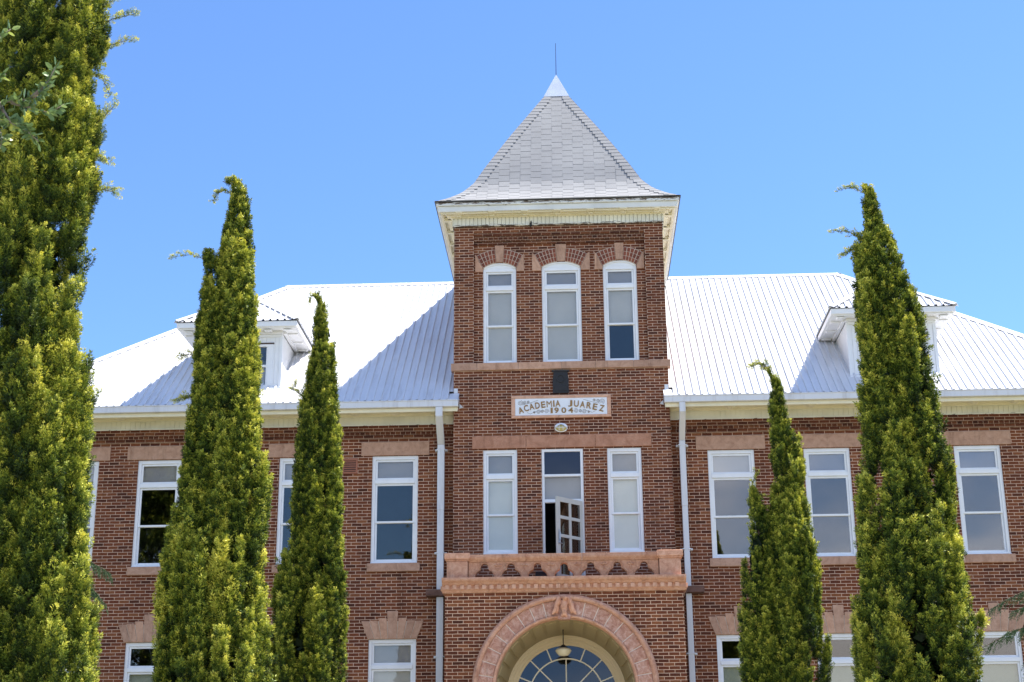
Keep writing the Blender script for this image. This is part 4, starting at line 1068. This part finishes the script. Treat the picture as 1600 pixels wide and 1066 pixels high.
# ------------------------------------------------------------------ foliage
def leaf_material(name, stops, trans=.06, rough=.55):
    m = bpy.data.materials.new(name); m.use_nodes = True; t = m.node_tree; t.nodes.clear(); ln = t.links.new
    o = N(t, 'ShaderNodeOutputMaterial'); at = N(t, 'ShaderNodeAttribute'); at.attribute_name = 'tone'; at.attribute_type = 'GEOMETRY'
    rp = ramp(t, stops); ln(at.outputs['Fac'], rp.inputs[0])
    df = N(t, 'ShaderNodeBsdfPrincipled'); ln(rp.outputs[0], df.inputs['Base Color']); df.inputs['Roughness'].default_value = rough; df.inputs['Specular IOR Level'].default_value = .25
    tl = N(t, 'ShaderNodeBsdfTranslucent'); ln(rp.outputs[0], tl.inputs[0])
    mxs = N(t, 'ShaderNodeMixShader'); mxs.inputs[0].default_value = trans; ln(df.outputs[0], mxs.inputs[1]); ln(tl.outputs[0], mxs.inputs[2]); ln(mxs.outputs[0], o.inputs[0])
    return m
JUNI = leaf_material('juniper_foliage', [(0, (.005,.013,.003)), (.30, (.026,.054,.008)), (.52, (.105,.155,.017)), (.76, (.38,.41,.045)), (1, (.78,.72,.12))])  # near black to bright yellow: gap shade and sun highlights widen this range

def quads_mesh(name, V, tone, mat, parent):
    """V (n,4,3) leaf quads -> one mesh with a per-face tone"""
    n = len(V); me = bpy.data.meshes.new(name)
    me.vertices.add(n*4); me.vertices.foreach_set('co', V.reshape(-1).astype(np.float32))
    me.loops.add(n*4); me.loops.foreach_set('vertex_index', np.arange(n*4, dtype=np.int32))
    me.polygons.add(n); me.polygons.foreach_set('loop_start', np.arange(0, n*4, 4, dtype=np.int32))
    try: me.polygons.foreach_set('loop_total', np.full(n, 4, dtype=np.int32))
    except Exception: pass
    me.update(calc_edges=True)
    a = me.attributes.new('tone', 'FLOAT', 'FACE'); a.data.foreach_set('value', tone.astype(np.float32))
    me.materials.append(mat); o = bpy.data.objects.new(name, me); COL.objects.link(o)
    if parent: o.parent = parent
    return o
def norm(a): return a/np.maximum(np.linalg.norm(a, axis=-1, keepdims=True), 1e-9)
rng = np.random.default_rng(11)
def plume_proto(n, length=1.0, rad=.27, leaf=(.10, .17), wr=.42):
    t = rng.random(n)**.85; ang = rng.random(n)*2*np.pi
    prof_ = rad*np.sin(np.pi*np.clip(t*.92+.06, 0, 1))**.7*(1-.35*t)
    rr_ = prof_*np.sqrt(.25+.75*rng.random(n))
    # foliage is gathered in small sprigs, not spread evenly
    k = 16; sa = rng.random(k)*2*np.pi; st2 = rng.random(k)
    j = rng.integers(0, k, n); mixw = .65
    ang = np.where(rng.random(n) < mixw, sa[j]+rng.normal(0, .25, n), ang); t = np.where(rng.random(n) < mixw, np.clip(st2[j]+rng.normal(0, .06, n), 0, 1), t)
    prof_ = rad*np.sin(np.pi*np.clip(t*.92+.06, 0, 1))**.7*(1-.35*t); rr_ = prof_*np.sqrt(.2+.8*rng.random(n))
    p = np.stack([rr_*np.cos(ang), rr_*np.sin(ang), t*length], 1)
    d = np.stack([np.cos(ang)*.75, np.sin(ang)*.75, np.full(n, .8)], 1)+rng.normal(0, .42, (n, 3)); d = norm(d)
    outw = np.stack([np.cos(ang), np.sin(ang), .12+0*ang], 1)+rng.normal(0, .22, (n, 3))
    l = rng.uniform(leaf[0], leaf[1], n)[:, None]; sdv = norm(np.cross(d, outw)); wv = l*wr
    V = np.stack([p, p+d*l*.45+sdv*wv*.5, p+d*l, p+d*l*.45-sdv*wv*.5], 1)
    tone = .17+.58*t+rng.normal(0, .08, n)  # tips paler as new growth; sunlit tips and dark gaps also toned in
    return V, tone
PROTO_FAR = [plume_proto(92, rad=.25, leaf=(.15,.28), wr=.27) for _ in range(14)]
PROTO_NEAR = [plume_proto(170, rad=.25, leaf=(.10,.19), wr=.26) for _ in range(14)]
PROTO = PROTO_FAR
def place(plumes):
    """plumes: list of (pos, axis, scale, tone shift)"""
    Vs, Ts = [], []
    P = np.array([p[0] for p in plumes]); A = norm(np.array([p[1] for p in plumes])); S = np.array([p[2] for p in plumes]); TS = np.array([p[3] for p in plumes])
    idx = rng.integers(0, len(PROTO), len(P)); sp_ = rng.random(len(P))*2*np.pi
    for k, (V, tn) in enumerate(PROTO):
        q = np.where(idx == k)[0]
        if not len(q): continue
        a = A[q]; h = norm(np.cross(a, np.tile([0.31,.95,.05], (len(q),1)))); g = np.cross(a, h)
        c, s = np.cos(sp_[q])[:, None], np.sin(sp_[q])[:, None]; u = h*c+g*s; v = -h*s+g*c
        Rm = np.stack([u, v, a], 2)      # columns
        W_ = np.einsum('nij,mkj->nmki', Rm, V)*S[q][:, None, None, None]+P[q][:, None, None, :]
        Vs.append(W_.reshape(-1, 4, 3)); Ts.append((tn[None, :]+TS[q][:, None]).reshape(-1))
    return np.concatenate(Vs), np.clip(np.concatenate(Ts), 0, 1)

def column_tree(name, Y, cols, label, size=1.0, zmin=1.2, twigs=(), spike=.0, seed=0, lobes=1.0, k_name=''):
    global rng, PROTO
    PROTO = PROTO_NEAR if Y < -20 else PROTO_FAR
    rng = np.random.default_rng(seed)
    c0 = cols[0]; bx = (c0[-1][1]+c0[-1][2])/2
    root = empty(name, (bx, Y, 0)); tag(root, label, 'tree', 'columnar junipers in front of the school')
    plumes = []; core = []
    for ci, c in enumerate(cols):
        c = [(zq_, (a_+b_)/2-(b_-a_)/2*f_, (a_+b_)/2+(b_-a_)/2*f_) for (zq_, a_, b_), f_ in zip(c, ([.4,.55,.7,.85,.95] if ci == 0 and k_name != 'A' else [.7,.9] if ci else [1.05])+[1.13 if k_name == 'E' else 1.05]*40)]
        if ci == 1 and k_name == 'D': c = [(zq_, (a_+b_)/2-(b_-a_)/2*1.35-.02, (a_+b_)/2+(b_-a_)/2*1.35-.02) for zq_, a_, b_ in c]
        if ci == 1 and k_name == 'B': c = [(zq_, a_-.01, b_+.07) for zq_, a_, b_ in c]
        z = np.array([r[0] for r in c])[::-1]; xl = np.array([r[1] for r in c])[::-1]; xr = np.array([r[2] for r in c])[::-1]
        Z0, Z1 = max(zmin, z[0]-.2), z[-1]
        rad = lambda q: np.interp(q, z, (xr-xl)/2); cen = lambda q: np.interp(q, z, (xl+xr)/2)
        sway = lambda q: .04*np.sin(q*1.3+seed)
        # flame-shaped lobes: lit masses with dark clefts between them
        area = 0; zs_ = np.linspace(Z0, Z1, 60)
        for q0, q1 in zip(zs_, zs_[1:]): area += 2*np.pi*float(rad((q0+q1)/2))*(q1-q0)
        nl = int(area/(.165*size*size)*lobes)
        wts = np.array([float(rad(q))**.75+.04 for q in zs_]); wts /= wts.sum()
        for li in range(nl):
            zb = float(rng.choice(zs_, p=wts))+rng.uniform(-.08, .08); th = rng.random()*2*np.pi
            if math.sin(th) > .35 and rng.random() < .6: continue       # fewer on the side away from the lawn
            r = float(rad(zb)); small = .22+.78*min(1, r/.42)
            zb -= .35*small
            H = rng.uniform(.6, 1.9)*size*small; Wd = rng.uniform(.075, .145)*size*small
            if zb+H > Z1: H = max(.15, Z1-zb)
            sc0 = rng.uniform(.12, .175)*size*(.55+.45*small); npz = max(3, int(H*2*Wd*np.pi*.72/(sc0*sc0*.30)))
            tsh = rng.normal(0, .10); big = max(0, math.sin(1.7*th+1.15*zb+seed*1.7))*.30+max(0, math.sin(2.9*th-.8*zb+seed))*.14; off = 1-(.42*rng.random()**1.1+big)*(.22+.78*abs(math.sin(th))); lean = rng.normal(0, .14)
            for i in range(npz):
                t = rng.random(); zq = zb+t*H
                if zq > Z1-.02: continue
                rq = float(rad(zq)); cx_ = float(cen(zq)); wq = Wd*min(1, .35+t*2.6)*(1-.8*t*t)
                rc = max(0, rq*off-wq-.02)*(.80+.20*t); tt = th+lean*t
                ph = tt+rng.uniform(-2.0, 2.0); o_ = np.array([math.cos(ph), math.sin(ph)*.95, 0])
                pp = np.array([cx_+rc*math.cos(tt), Y+rc*math.sin(tt)*.95+float(sway(zq)), zq])+o_*wq*rng.uniform(.55, 1.08)
                tilt = rng.uniform(.08, .50); ax = np.array([o_[0]*tilt, o_[1]*tilt, 1.0])+rng.normal(0, .14, 3)
                sc2 = sc0*rng.uniform(.8, 1.35)
                ztip = min(zq+sc2*.8, Z1); tipx = pp[0]+ax[0]*sc2*.7; ext = abs(tipx-float(cen(ztip)))
                if ext > float(rad(ztip))+.01*size and rng.random() > .16:
                    ax[0] *= -.2; pp[0] = cx_+(pp[0]-cx_)*.90
                    if abs(pp[0]-cx_) > rq: pp[0] = cx_+np.sign(pp[0]-cx_)*rq*.88
                if zq+sc2*.85 > Z1+.04: sc2 = max(.07, (Z1+.04-zq)/.85)
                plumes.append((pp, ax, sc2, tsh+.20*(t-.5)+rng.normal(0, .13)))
        # inner foliage, toned near black to put the crown's inner shade in
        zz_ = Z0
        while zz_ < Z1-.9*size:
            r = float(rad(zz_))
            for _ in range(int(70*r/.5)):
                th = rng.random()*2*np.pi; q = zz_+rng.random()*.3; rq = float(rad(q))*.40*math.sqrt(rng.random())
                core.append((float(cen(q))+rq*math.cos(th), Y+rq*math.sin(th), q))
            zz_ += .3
        # slender top: sprigs right up the leader
        for _ in range(int(46*size)):
            q = Z1-rng.random()**1.2*1.2*size; rq = float(rad(q)); th = rng.random()*2*np.pi
            ax = np.array([math.cos(th)*.5, math.sin(th)*.5, 1])+rng.normal(0, .2, 3)
            plumes.append((np.array([float(cen(q))+rq*.45*math.cos(th), Y+rq*.45*math.sin(th)+float(sway(q)), q-.04]), ax, rng.uniform(.08, .13)*size, .10+rng.normal(0, .07)))
    # stray branchlets that stick out of the crown
    trunk = M()
    for tw in twigs:
        c_ = np.array(c0)[::-1]; zz0 = min(tw[0][2]-.12, c0[0][0]-.05)
        pts = [np.array([np.interp(zz0, c_[:,0], (c_[:,1]+c_[:,2])/2)*.75+tw[0][0]*.25, Y, zz0])]+[np.array(p) for p in tw]
        trunk.tube([tuple(p) for p in pts], [.010, .007, .004, .002], 5)
        for a, b in zip(pts, pts[1:]):
            for q in np.arange(0, 1, .16):
                p = a+(b-a)*q; dr_ = norm(b-a)+rng.normal(0, .35, 3); dr_[2] += .25
                plumes.append((p+rng.normal(0, .01, 3), dr_, rng.uniform(.07, .13)*size, .28+rng.normal(0, .05)))
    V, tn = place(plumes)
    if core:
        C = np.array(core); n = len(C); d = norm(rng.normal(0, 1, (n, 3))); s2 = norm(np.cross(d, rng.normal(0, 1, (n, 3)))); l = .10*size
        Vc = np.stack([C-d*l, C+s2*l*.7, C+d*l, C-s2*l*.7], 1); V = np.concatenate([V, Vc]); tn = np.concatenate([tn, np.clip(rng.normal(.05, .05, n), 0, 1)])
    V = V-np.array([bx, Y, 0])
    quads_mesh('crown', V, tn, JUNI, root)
    tp = [r for r in c0 if r[0] > .5]
    pts = [(bx, Y, -.1)]; rads = [.13*size+.05]
    for r in tp[::-1]:
        if r[0] > 1.4: pts.append(((r[1]+r[2])/2, Y, r[0]))
    rads = [max(.006, (.13*size+.03)*(1-i/(len(pts)-1))**.8) for i in range(len(pts))]
    trunk.tube(pts, rads, 8)
    if len(cols) > 1:
        for c in cols[1:]:
            pp = [(bx, Y, .3)]+[((r[1]+r[2])/2, Y, r[0]) for r in c[::-1] if r[0] > 1.2]; trunk.tube(pp, [max(.005, .08*size*(1-i/(len(pp)-1))) for i in range(len(pp))], 7)
    tr = trunk.build('trunk', BARK, root, smooth=True); tr.location = -Vector(root.location)
    return len(V)

TREES = {
    'A':(-22.0,[
       [(9.38,-5.04,-4.253),(8.97,-5.029,-3.92),(8.57,-5.018,-3.818),(8.25,-4.984,-3.876),(7.87,-4.974,-3.963),(7.67,-4.954,-3.831),(7.3,-4.915,-3.86),(7.05,-4.907,-3.772),(6.75,-4.875,-3.828),(6.21,-4.831,-3.853),(5.86,-4.794,-3.841),(5.29,-4.746,-3.768),(4.73,-4.688,-3.712),(4.19,-4.642,-3.653),(3.66,-4.597,-3.585),(3.15,-4.554,-3.529),(2.82,-4.529,-3.487),(1.93,-4.435,-3.428),(1.23,-4.262,-3.422)] ,
    ]),
    'B':(-13.0,[
       [(11.16,-5.04,-4.961),(11.09,-4.977,-4.64),(10.95,-4.851,-4.554),(10.66,-4.886,-4.531),(10.4,-4.922,-4.529),(10.19,-4.931,-4.5),(9.93,-4.986,-4.468),(9.52,-4.974,-4.44),(9.11,-4.991,-4.373),(8.71,-5.046,-4.355),(8.31,-5.072,-4.318),(7.92,-5.079,-4.301),(7.43,-5.146,-4.232),(6.95,-5.157,-4.164),(6.48,-5.204,-4.088),(6.01,-5.269,-4.04),(5.55,-5.38,-4.058),(5.1,-5.47,-4.066),(4.65,-5.496,-3.992),(4.21,-5.522,-3.929),(3.63,-5.529,-3.878),(2.66,-5.509,-3.82),(1.66,-5.183,-3.97)] ,
       [(9.98,-5.232,-5.115),(9.73,-5.228,-4.965),(9.42,-5.201,-4.871),(9.12,-5.223,-4.817),(8.72,-5.277,-4.854),(8.22,-5.305,-4.828),(7.73,-5.286,-4.803),(6.96,-5.307,-4.763),(6.2,-5.392,-4.77),(5.56,-5.518,-4.782),(4.65,-5.615,-4.734),(3.63,-5.619,-4.68),(2.49,-5.498,-4.707)] ,
    ]),
    'C':(-10.0,[
       [(10.36,-4.098,-4.01),(10.27,-4.063,-3.92),(10.13,-4.036,-3.817),(9.9,-4.083,-3.755),(9.45,-4.079,-3.709),(9.11,-4.111,-3.689),(8.77,-4.186,-3.668),(8.22,-4.274,-3.61),(7.67,-4.307,-3.562),(7.13,-4.393,-3.526),(6.6,-4.446,-3.48),(6.08,-4.488,-3.445),(5.56,-4.509,-3.4),(5.05,-4.56,-3.345),(4.54,-4.581,-3.302),(3.89,-4.604,-3.255),(2.78,-4.556,-3.217),(1.74,-4.294,-3.358)] ,
    ]),
    'D':(-10.0,[
       [(9.0,3.37,3.454),(8.89,3.448,3.585),(8.73,3.512,3.69),(8.56,3.555,3.743),(8.34,3.5,3.792),(8.07,3.473,3.806),(7.83,3.532,3.843),(7.64,3.479,3.975),(7.31,3.46,4.016),(7.05,3.485,4.06),(6.79,3.469,3.981),(6.47,3.389,4.041),(5.96,3.257,4.108),(5.45,3.187,4.173),(4.94,3.138,4.187),(4.45,3.109,4.212),(3.8,3.072,4.215),(2.71,3.019,4.136),(1.68,3.152,3.918)] ,
       [(6.85,3.144,3.226),(6.64,3.101,3.296),(6.38,3.087,3.352),(5.96,3.044,3.409),(5.45,2.985,3.429),(4.95,2.947,3.398),(4.45,2.93,3.368),(3.8,2.864,3.348),(2.71,2.805,3.282),(1.69,2.96,3.2)] ,
    ]),
    'E':(-13.5,[
       [(10.58,4.583,4.648),(10.45,4.637,4.823),(10.25,4.548,4.843),(9.99,4.583,4.887),(9.74,4.472,4.967),(9.5,4.425,4.982),(9.2,4.43,5.048),(8.91,4.425,5.132),(8.52,4.359,5.242),(8.04,4.358,5.288),(7.57,4.357,5.299),(7.11,4.356,5.362),(6.65,4.338,5.441),(6.2,4.259,5.537),(5.75,4.146,5.546),(5.31,4.094,5.554),(4.88,4.044,5.58),(4.45,3.977,5.605),(4.02,3.928,5.604),(3.47,3.886,5.573),(2.55,3.832,5.479),(1.6,3.922,5.221)] ,
    ]),
}
TW_ = {
 'A': [[(-3.983,-22.0,8.626),(-3.815,-22.0,8.752),(-3.611,-22.0,8.798)],[(-3.992,-22.0,8.365),(-3.824,-22.0,8.477),(-3.652,-22.0,8.536)],[(-4.011,-22.0,8.236),(-3.858,-22.0,8.154),(-3.775,-22.0,7.985)],[(-3.962,-22.0,7.63),(-3.827,-22.0,7.751),(-3.732,-22.0,7.869)],[(-3.915,-22.0,7.04),(-3.774,-22.0,7.06),(-3.675,-22.0,7.033)],[(-3.969,-22.0,8.823),(-3.868,-22.0,8.9),(-3.747,-22.0,9.029)],[(-3.966,-22.0,7.318),(-3.856,-22.0,7.377),(-3.761,-22.0,7.343)]],
 'B': [[(-5.111,-13.0,9.85),(-5.407,-13.0,9.968),(-5.683,-13.0,9.94)],[(-4.956,-13.0,11.02),(-5.051,-13.0,10.988),(-5.123,-13.0,10.862)],[(-5.235,-13.0,8.322),(-5.363,-13.0,8.395),(-5.476,-13.0,8.357)],[(-5.277,-13.0,7.734),(-5.37,-13.0,7.716),(-5.491,-13.0,7.67)]],
 'C': [[(-4.031,-10.0,10.298),(-4.109,-10.0,10.347),(-4.161,-10.0,10.255)],[(-4.266,-10.0,8.614),(-4.377,-10.0,8.694),(-4.338,-10.0,8.805)]],
 'D': [[(3.452,-10.0,8.93),(3.369,-10.0,8.974),(3.282,-10.0,8.931)],[(3.182,-10.0,6.797),(3.17,-10.0,6.955),(3.24,-10.0,7.091)],[(3.917,-10.0,7.525),(3.975,-10.0,7.631),(3.959,-10.0,7.696)]],
 'E': [[(4.66,-13.5,10.46),(4.489,-13.5,10.577),(4.274,-13.5,10.553)],[(4.52,-13.5,9.78),(4.344,-13.5,9.884),(4.133,-13.5,9.9)],[(4.464,-13.5,9.652),(4.349,-13.5,9.586),(4.253,-13.5,9.529)]],
}
LBL = {'A':('tallest nearest juniper rising past the top of the view at far left', .92, 21, 1.35),
       'B':('tall twin topped juniper with bent tip in front of the left dormer', 1.0, 22, 1.0),
       'C':('slim juniper with yellow tip between the left dormer and the tower', .95, 23, 1.0),
       'D':('shortest juniper with a low side stem, right of the right downspout', .90, 24, 1.0),
       'E':('tall wide juniper with nodding tip in front of the right dormer', 1.0, 25, 1.0)}
tot = 0
for k in 'ABCDE':
    Yk, cols = TREES[k]; lb, sz, sd2, lob = LBL[k]
    tot += column_tree('juniper_tree', Yk, cols, lb, size=sz, zmin={'A':1.9,'B':1.4,'C':1.6,'D':1.6,'E':1.4}[k], twigs=TW_[k], seed=sd2, lobes=lob, k_name=k)
print('leaves', tot)

# ---- cedars with drooping fronds
CEDAR = leaf_material('cedar_needles', [(0, (.020,.050,.022)), (.5, (.055,.11,.045)), (1, (.13,.19,.075))], .2)
def cedar(loc, label, seed, fronds, H=8.0):
    g = np.random.default_rng(seed); root = empty('cedar_tree', (loc[0], loc[1], 0)); tag(root, label, 'tree', 'cedars close to the wall')
    tr = M(); tr.tube([(loc[0],loc[1],-.1),(loc[0],loc[1],H*.5),(loc[0],loc[1],H)], [.16,.09,.01], 8)
    P = []; D = []
    for base, tip, sag in fronds:
        b_, e_ = np.array(base, float), np.array(tip, float); n = 14; pts = []
        for i in range(n+1):
            t = i/n; p = b_+(e_-b_)*t; p[2] += sag*(math.sin(t*math.pi)*.9); pts.append(p)
        tr.tube([tuple(p) for p in pts], [.022*(1-i/(n+1))+.003 for i in range(n+1)], 5)
        for i in range(2, n+1):
            a = pts[i-1]; dirv = norm(pts[i]-pts[i-1]); side = norm(np.cross(dirv, [0,0,1]))
            for s in (-1, 1):
                for _r in range(3):
                    l = g.uniform(.16, .40)*(1.1-i/n*.55); q0 = a+(pts[i]-a)*g.random()
                    d0 = norm(dirv*.8+side*s*g.uniform(.3,.9)+np.array([0,0,-.35])+g.normal(0,.12,3)); m_ = int(l/.016)
                    for k in range(m_):
                        t = k/m_; p = q0+d0*l*t+np.array([0,0,-.55*l*t*t])
                        for _q in range(4): P.append(p); D.append(norm(d0*.8+g.normal(0,.62,3)))
    P = np.array(P); D = np.array(D); n = len(P); l = g.uniform(.028,.045,n)[:,None]; sd3 = norm(np.cross(D, g.normal(0,1,(n,3))))*.0045
    V = np.stack([P, P+D*l*.5+sd3, P+D*l, P+D*l*.5-sd3], 1)-np.array([loc[0],loc[1],0])
    quads_mesh('crown', V, np.clip(g.normal(.5,.22,n),0,1), CEDAR, root)
    t_ = tr.build('trunk', BARK, root, smooth=True); t_.location = -Vector(root.location)
def auto_fronds(x, y, H, seed, n=26, reach=1.6, z0=1.2):
    g = random.Random(seed); o = []
    for i in range(n):
        z = z0+(H-z0)*i/n; a = g.uniform(0, 2*math.pi); r = reach*(1-(z/H))**.8+.15
        o.append(((x,y,z+.25), (x+r*math.cos(a), y+r*math.sin(a), z-.25), .18))
    return o
xr_, yr_ = 9.75, -6.0
cedar((xr_, yr_), 'dark green cedar with drooping fronds at the right edge of the view', 5,
      [((9.7,-6,5.75),(7.78,-6.05,5.38),.26),((9.7,-6,5.15),(7.58,-6.0,4.70),.24),((9.6,-6,5.55),(8.3,-5.6,5.40),.12),((9.7,-6,5.0),(8.0,-6.3,4.95),.16),((9.7,-6,4.6),(8.3,-6.2,4.3),.2),((9.6,-6,4.8),(8.5,-5.6,4.55),.15)]+auto_fronds(xr_, yr_, 6.4, 3, 20, 1.3), 6.4)
xl_, yl_ = -9.9, -6.0
cedar((xl_, yl_), 'light green cedar whose fronds show beside the nearest juniper', 6,
      [((-9.9,-6,6.55),(-8.47,-6.1,6.28),.22),((-9.9,-6,6.4),(-8.55,-6,5.72),.30),((-9.9,-6,6.5),(-8.72,-6,5.9),.22),((-9.8,-6,5.5),(-8.60,-6.1,5.02),.22),((-9.8,-6,4.8),(-8.50,-6,4.2),.30)]+auto_fronds(xl_, yl_, 6.9, 4, 18, 1.0), 6.9)

# ---- broadleaf branch reaching in from the left, close to the viewer
BROAD = leaf_material('broad_leaves', [(0, (.07,.12,.04)), (.6, (.17,.25,.09)), (1, (.45,.50,.10))], .25, .3)
g = np.random.default_rng(9); root = empty('broadleaf_tree', (-3.35, -28.0, 0)); tag(root, 'small leaved branch of a broadleaf tree reaching in at upper left', 'tree')
tr = M(); tr.tube([(-3.35,-28,-.1),(-3.3,-28,2.5),(-3.2,-27.95,4.2),(-3.15,-28,5.6)], [.09,.07,.045,.01], 8)
Lf = []; 
br = [[(-3.22,-28,3.9),(-2.6,-28,4.72),(-2.22,-28,4.815),(-2.07,-28,4.835),(-1.985,-28,4.90)], [(-3.2,-28,4.2),(-2.7,-27.9,4.75),(-2.25,-27.95,4.76),(-2.10,-28,4.70),(-2.02,-28,4.62)],
      [(-3.2,-28,4.4),(-2.6,-28.05,4.9),(-2.28,-28,4.93),(-2.20,-28,4.96)], [(-2.16,-28,4.82),(-2.05,-28,4.78),(-1.98,-28,4.76),(-1.92,-28,4.80)], [(-2.22,-28,4.815),(-2.14,-28.03,4.70),(-2.06,-28,4.66)],
      [(-2.07,-28,4.835),(-2.01,-27.98,4.93),(-1.975,-28,4.99)], [(-3.2,-28,4.5),(-2.6,-28,5.1),(-2.25,-28,5.15),(-2.2,-28,5.19)],[(-2.25,-27.95,4.76),(-2.20,-27.97,4.66),(-2.19,-28,4.60)]]
for k_, b in enumerate(br):
    tr.tube(b, [.012 if i == 0 else .002 if k_ in (3,4,5,7) else .0042*(1-.6*i/len(b)) for i in range(len(b))], 6)
    for i in range(len(b)-1):
        a0 = np.array(b[i]); a1 = np.array(b[i+1]); ln_ = np.linalg.norm(a1-a0)
        if a1[0] < -2.5: continue
        for q in range(int(ln_/.0028)):
            p = a0+(a1-a0)*g.random()
            if p[0] < -2.45: continue
            if g.random() < .35: continue
            d = norm(norm(a1-a0)*.5+g.normal(0, .7, 3)); Lf.append((p, d, g.uniform(.030,.052)))
V = []; T_ = []
for p, d, l in Lf:
    s_ = norm(np.cross(d, g.normal(0,1,3))); up = norm(np.cross(s_, d)); w_ = l*.22; tn_ = float(np.clip(g.normal(.42,.22),0,1))
    st3 = p+d*.006; k1, k2, e = st3+d*l*.35, st3+d*l*.75, st3+d*l
    V.append([st3, k1+s_*w_+up*l*.05, k1+up*0, k1-s_*w_+up*l*.05]); T_.append(tn_)
    V.append([k1+s_*w_+up*l*.05, k2+s_*w_*.85+up*l*.04, k2-up*l*.01, k1]); T_.append(tn_); V.append([k1, k2-up*l*.01, k2-s_*w_*.85+up*l*.04, k1-s_*w_+up*l*.05]); T_.append(tn_)
    V.append([k2+s_*w_*.85+up*l*.04, e, k2-s_*w_*.85+up*l*.04, k2-up*l*.01]); T_.append(tn_)
V = np.array(V)-np.array([-3.35,-28,0]); quads_mesh('crown', V, np.array(T_), BROAD, root)
t_ = tr.build('trunk', plain('grey_bark', (.22,.18,.14), .9, .2, 30), root, smooth=True); t_.location = -Vector(root.location)

# ---- tall evergreen standing left of the view: the far-left panes mirror it
rng = np.random.default_rng(40); PROTO = PROTO_FAR
ex_, ey_ = -13.3, -13.0
root = empty('evergreen_tree', (ex_, ey_, 0)); tag(root, 'broad dark evergreen standing on the lawn beyond the left edge, mirrored in a window', 'tree')
pl = []
for _ in range(2600):
    q = rng.random(); z = 2.5+10.2*q; rr_ = (1.9*math.sin(math.pi*min(1, .12+q*.88))**.6)*(.72+.28*math.sin(z*2.1+rng.random())) ; th = rng.random()*2*np.pi; r_ = rr_*rng.uniform(.55, 1.0)
    pl.append((np.array([ex_+r_*math.cos(th), ey_+r_*math.sin(th), z]), np.array([math.cos(th)*.9, math.sin(th)*.9, .6])+rng.normal(0,.2,3), rng.uniform(.35,.6), -.15+rng.normal(0,.08)))
V, tn = place(pl); quads_mesh('crown', V-np.array([ex_,ey_,0]), tn, JUNI, root)
tr = M(); tr.tube([(0,0,-.1),(.05,0,4),(0,.05,8),(0,0,12.3)], [.22,.17,.10,.02], 9)
for k in range(14):
    z = 2.6+k*.65; a = k*2.4; tr.tube([(0,0,z),(.7*math.cos(a),.7*math.sin(a),z+.25),(1.4*math.cos(a),1.4*math.sin(a),z+.4)], [.05,.03,.01], 6)
tr.build('trunk', BARK, root, smooth=True)
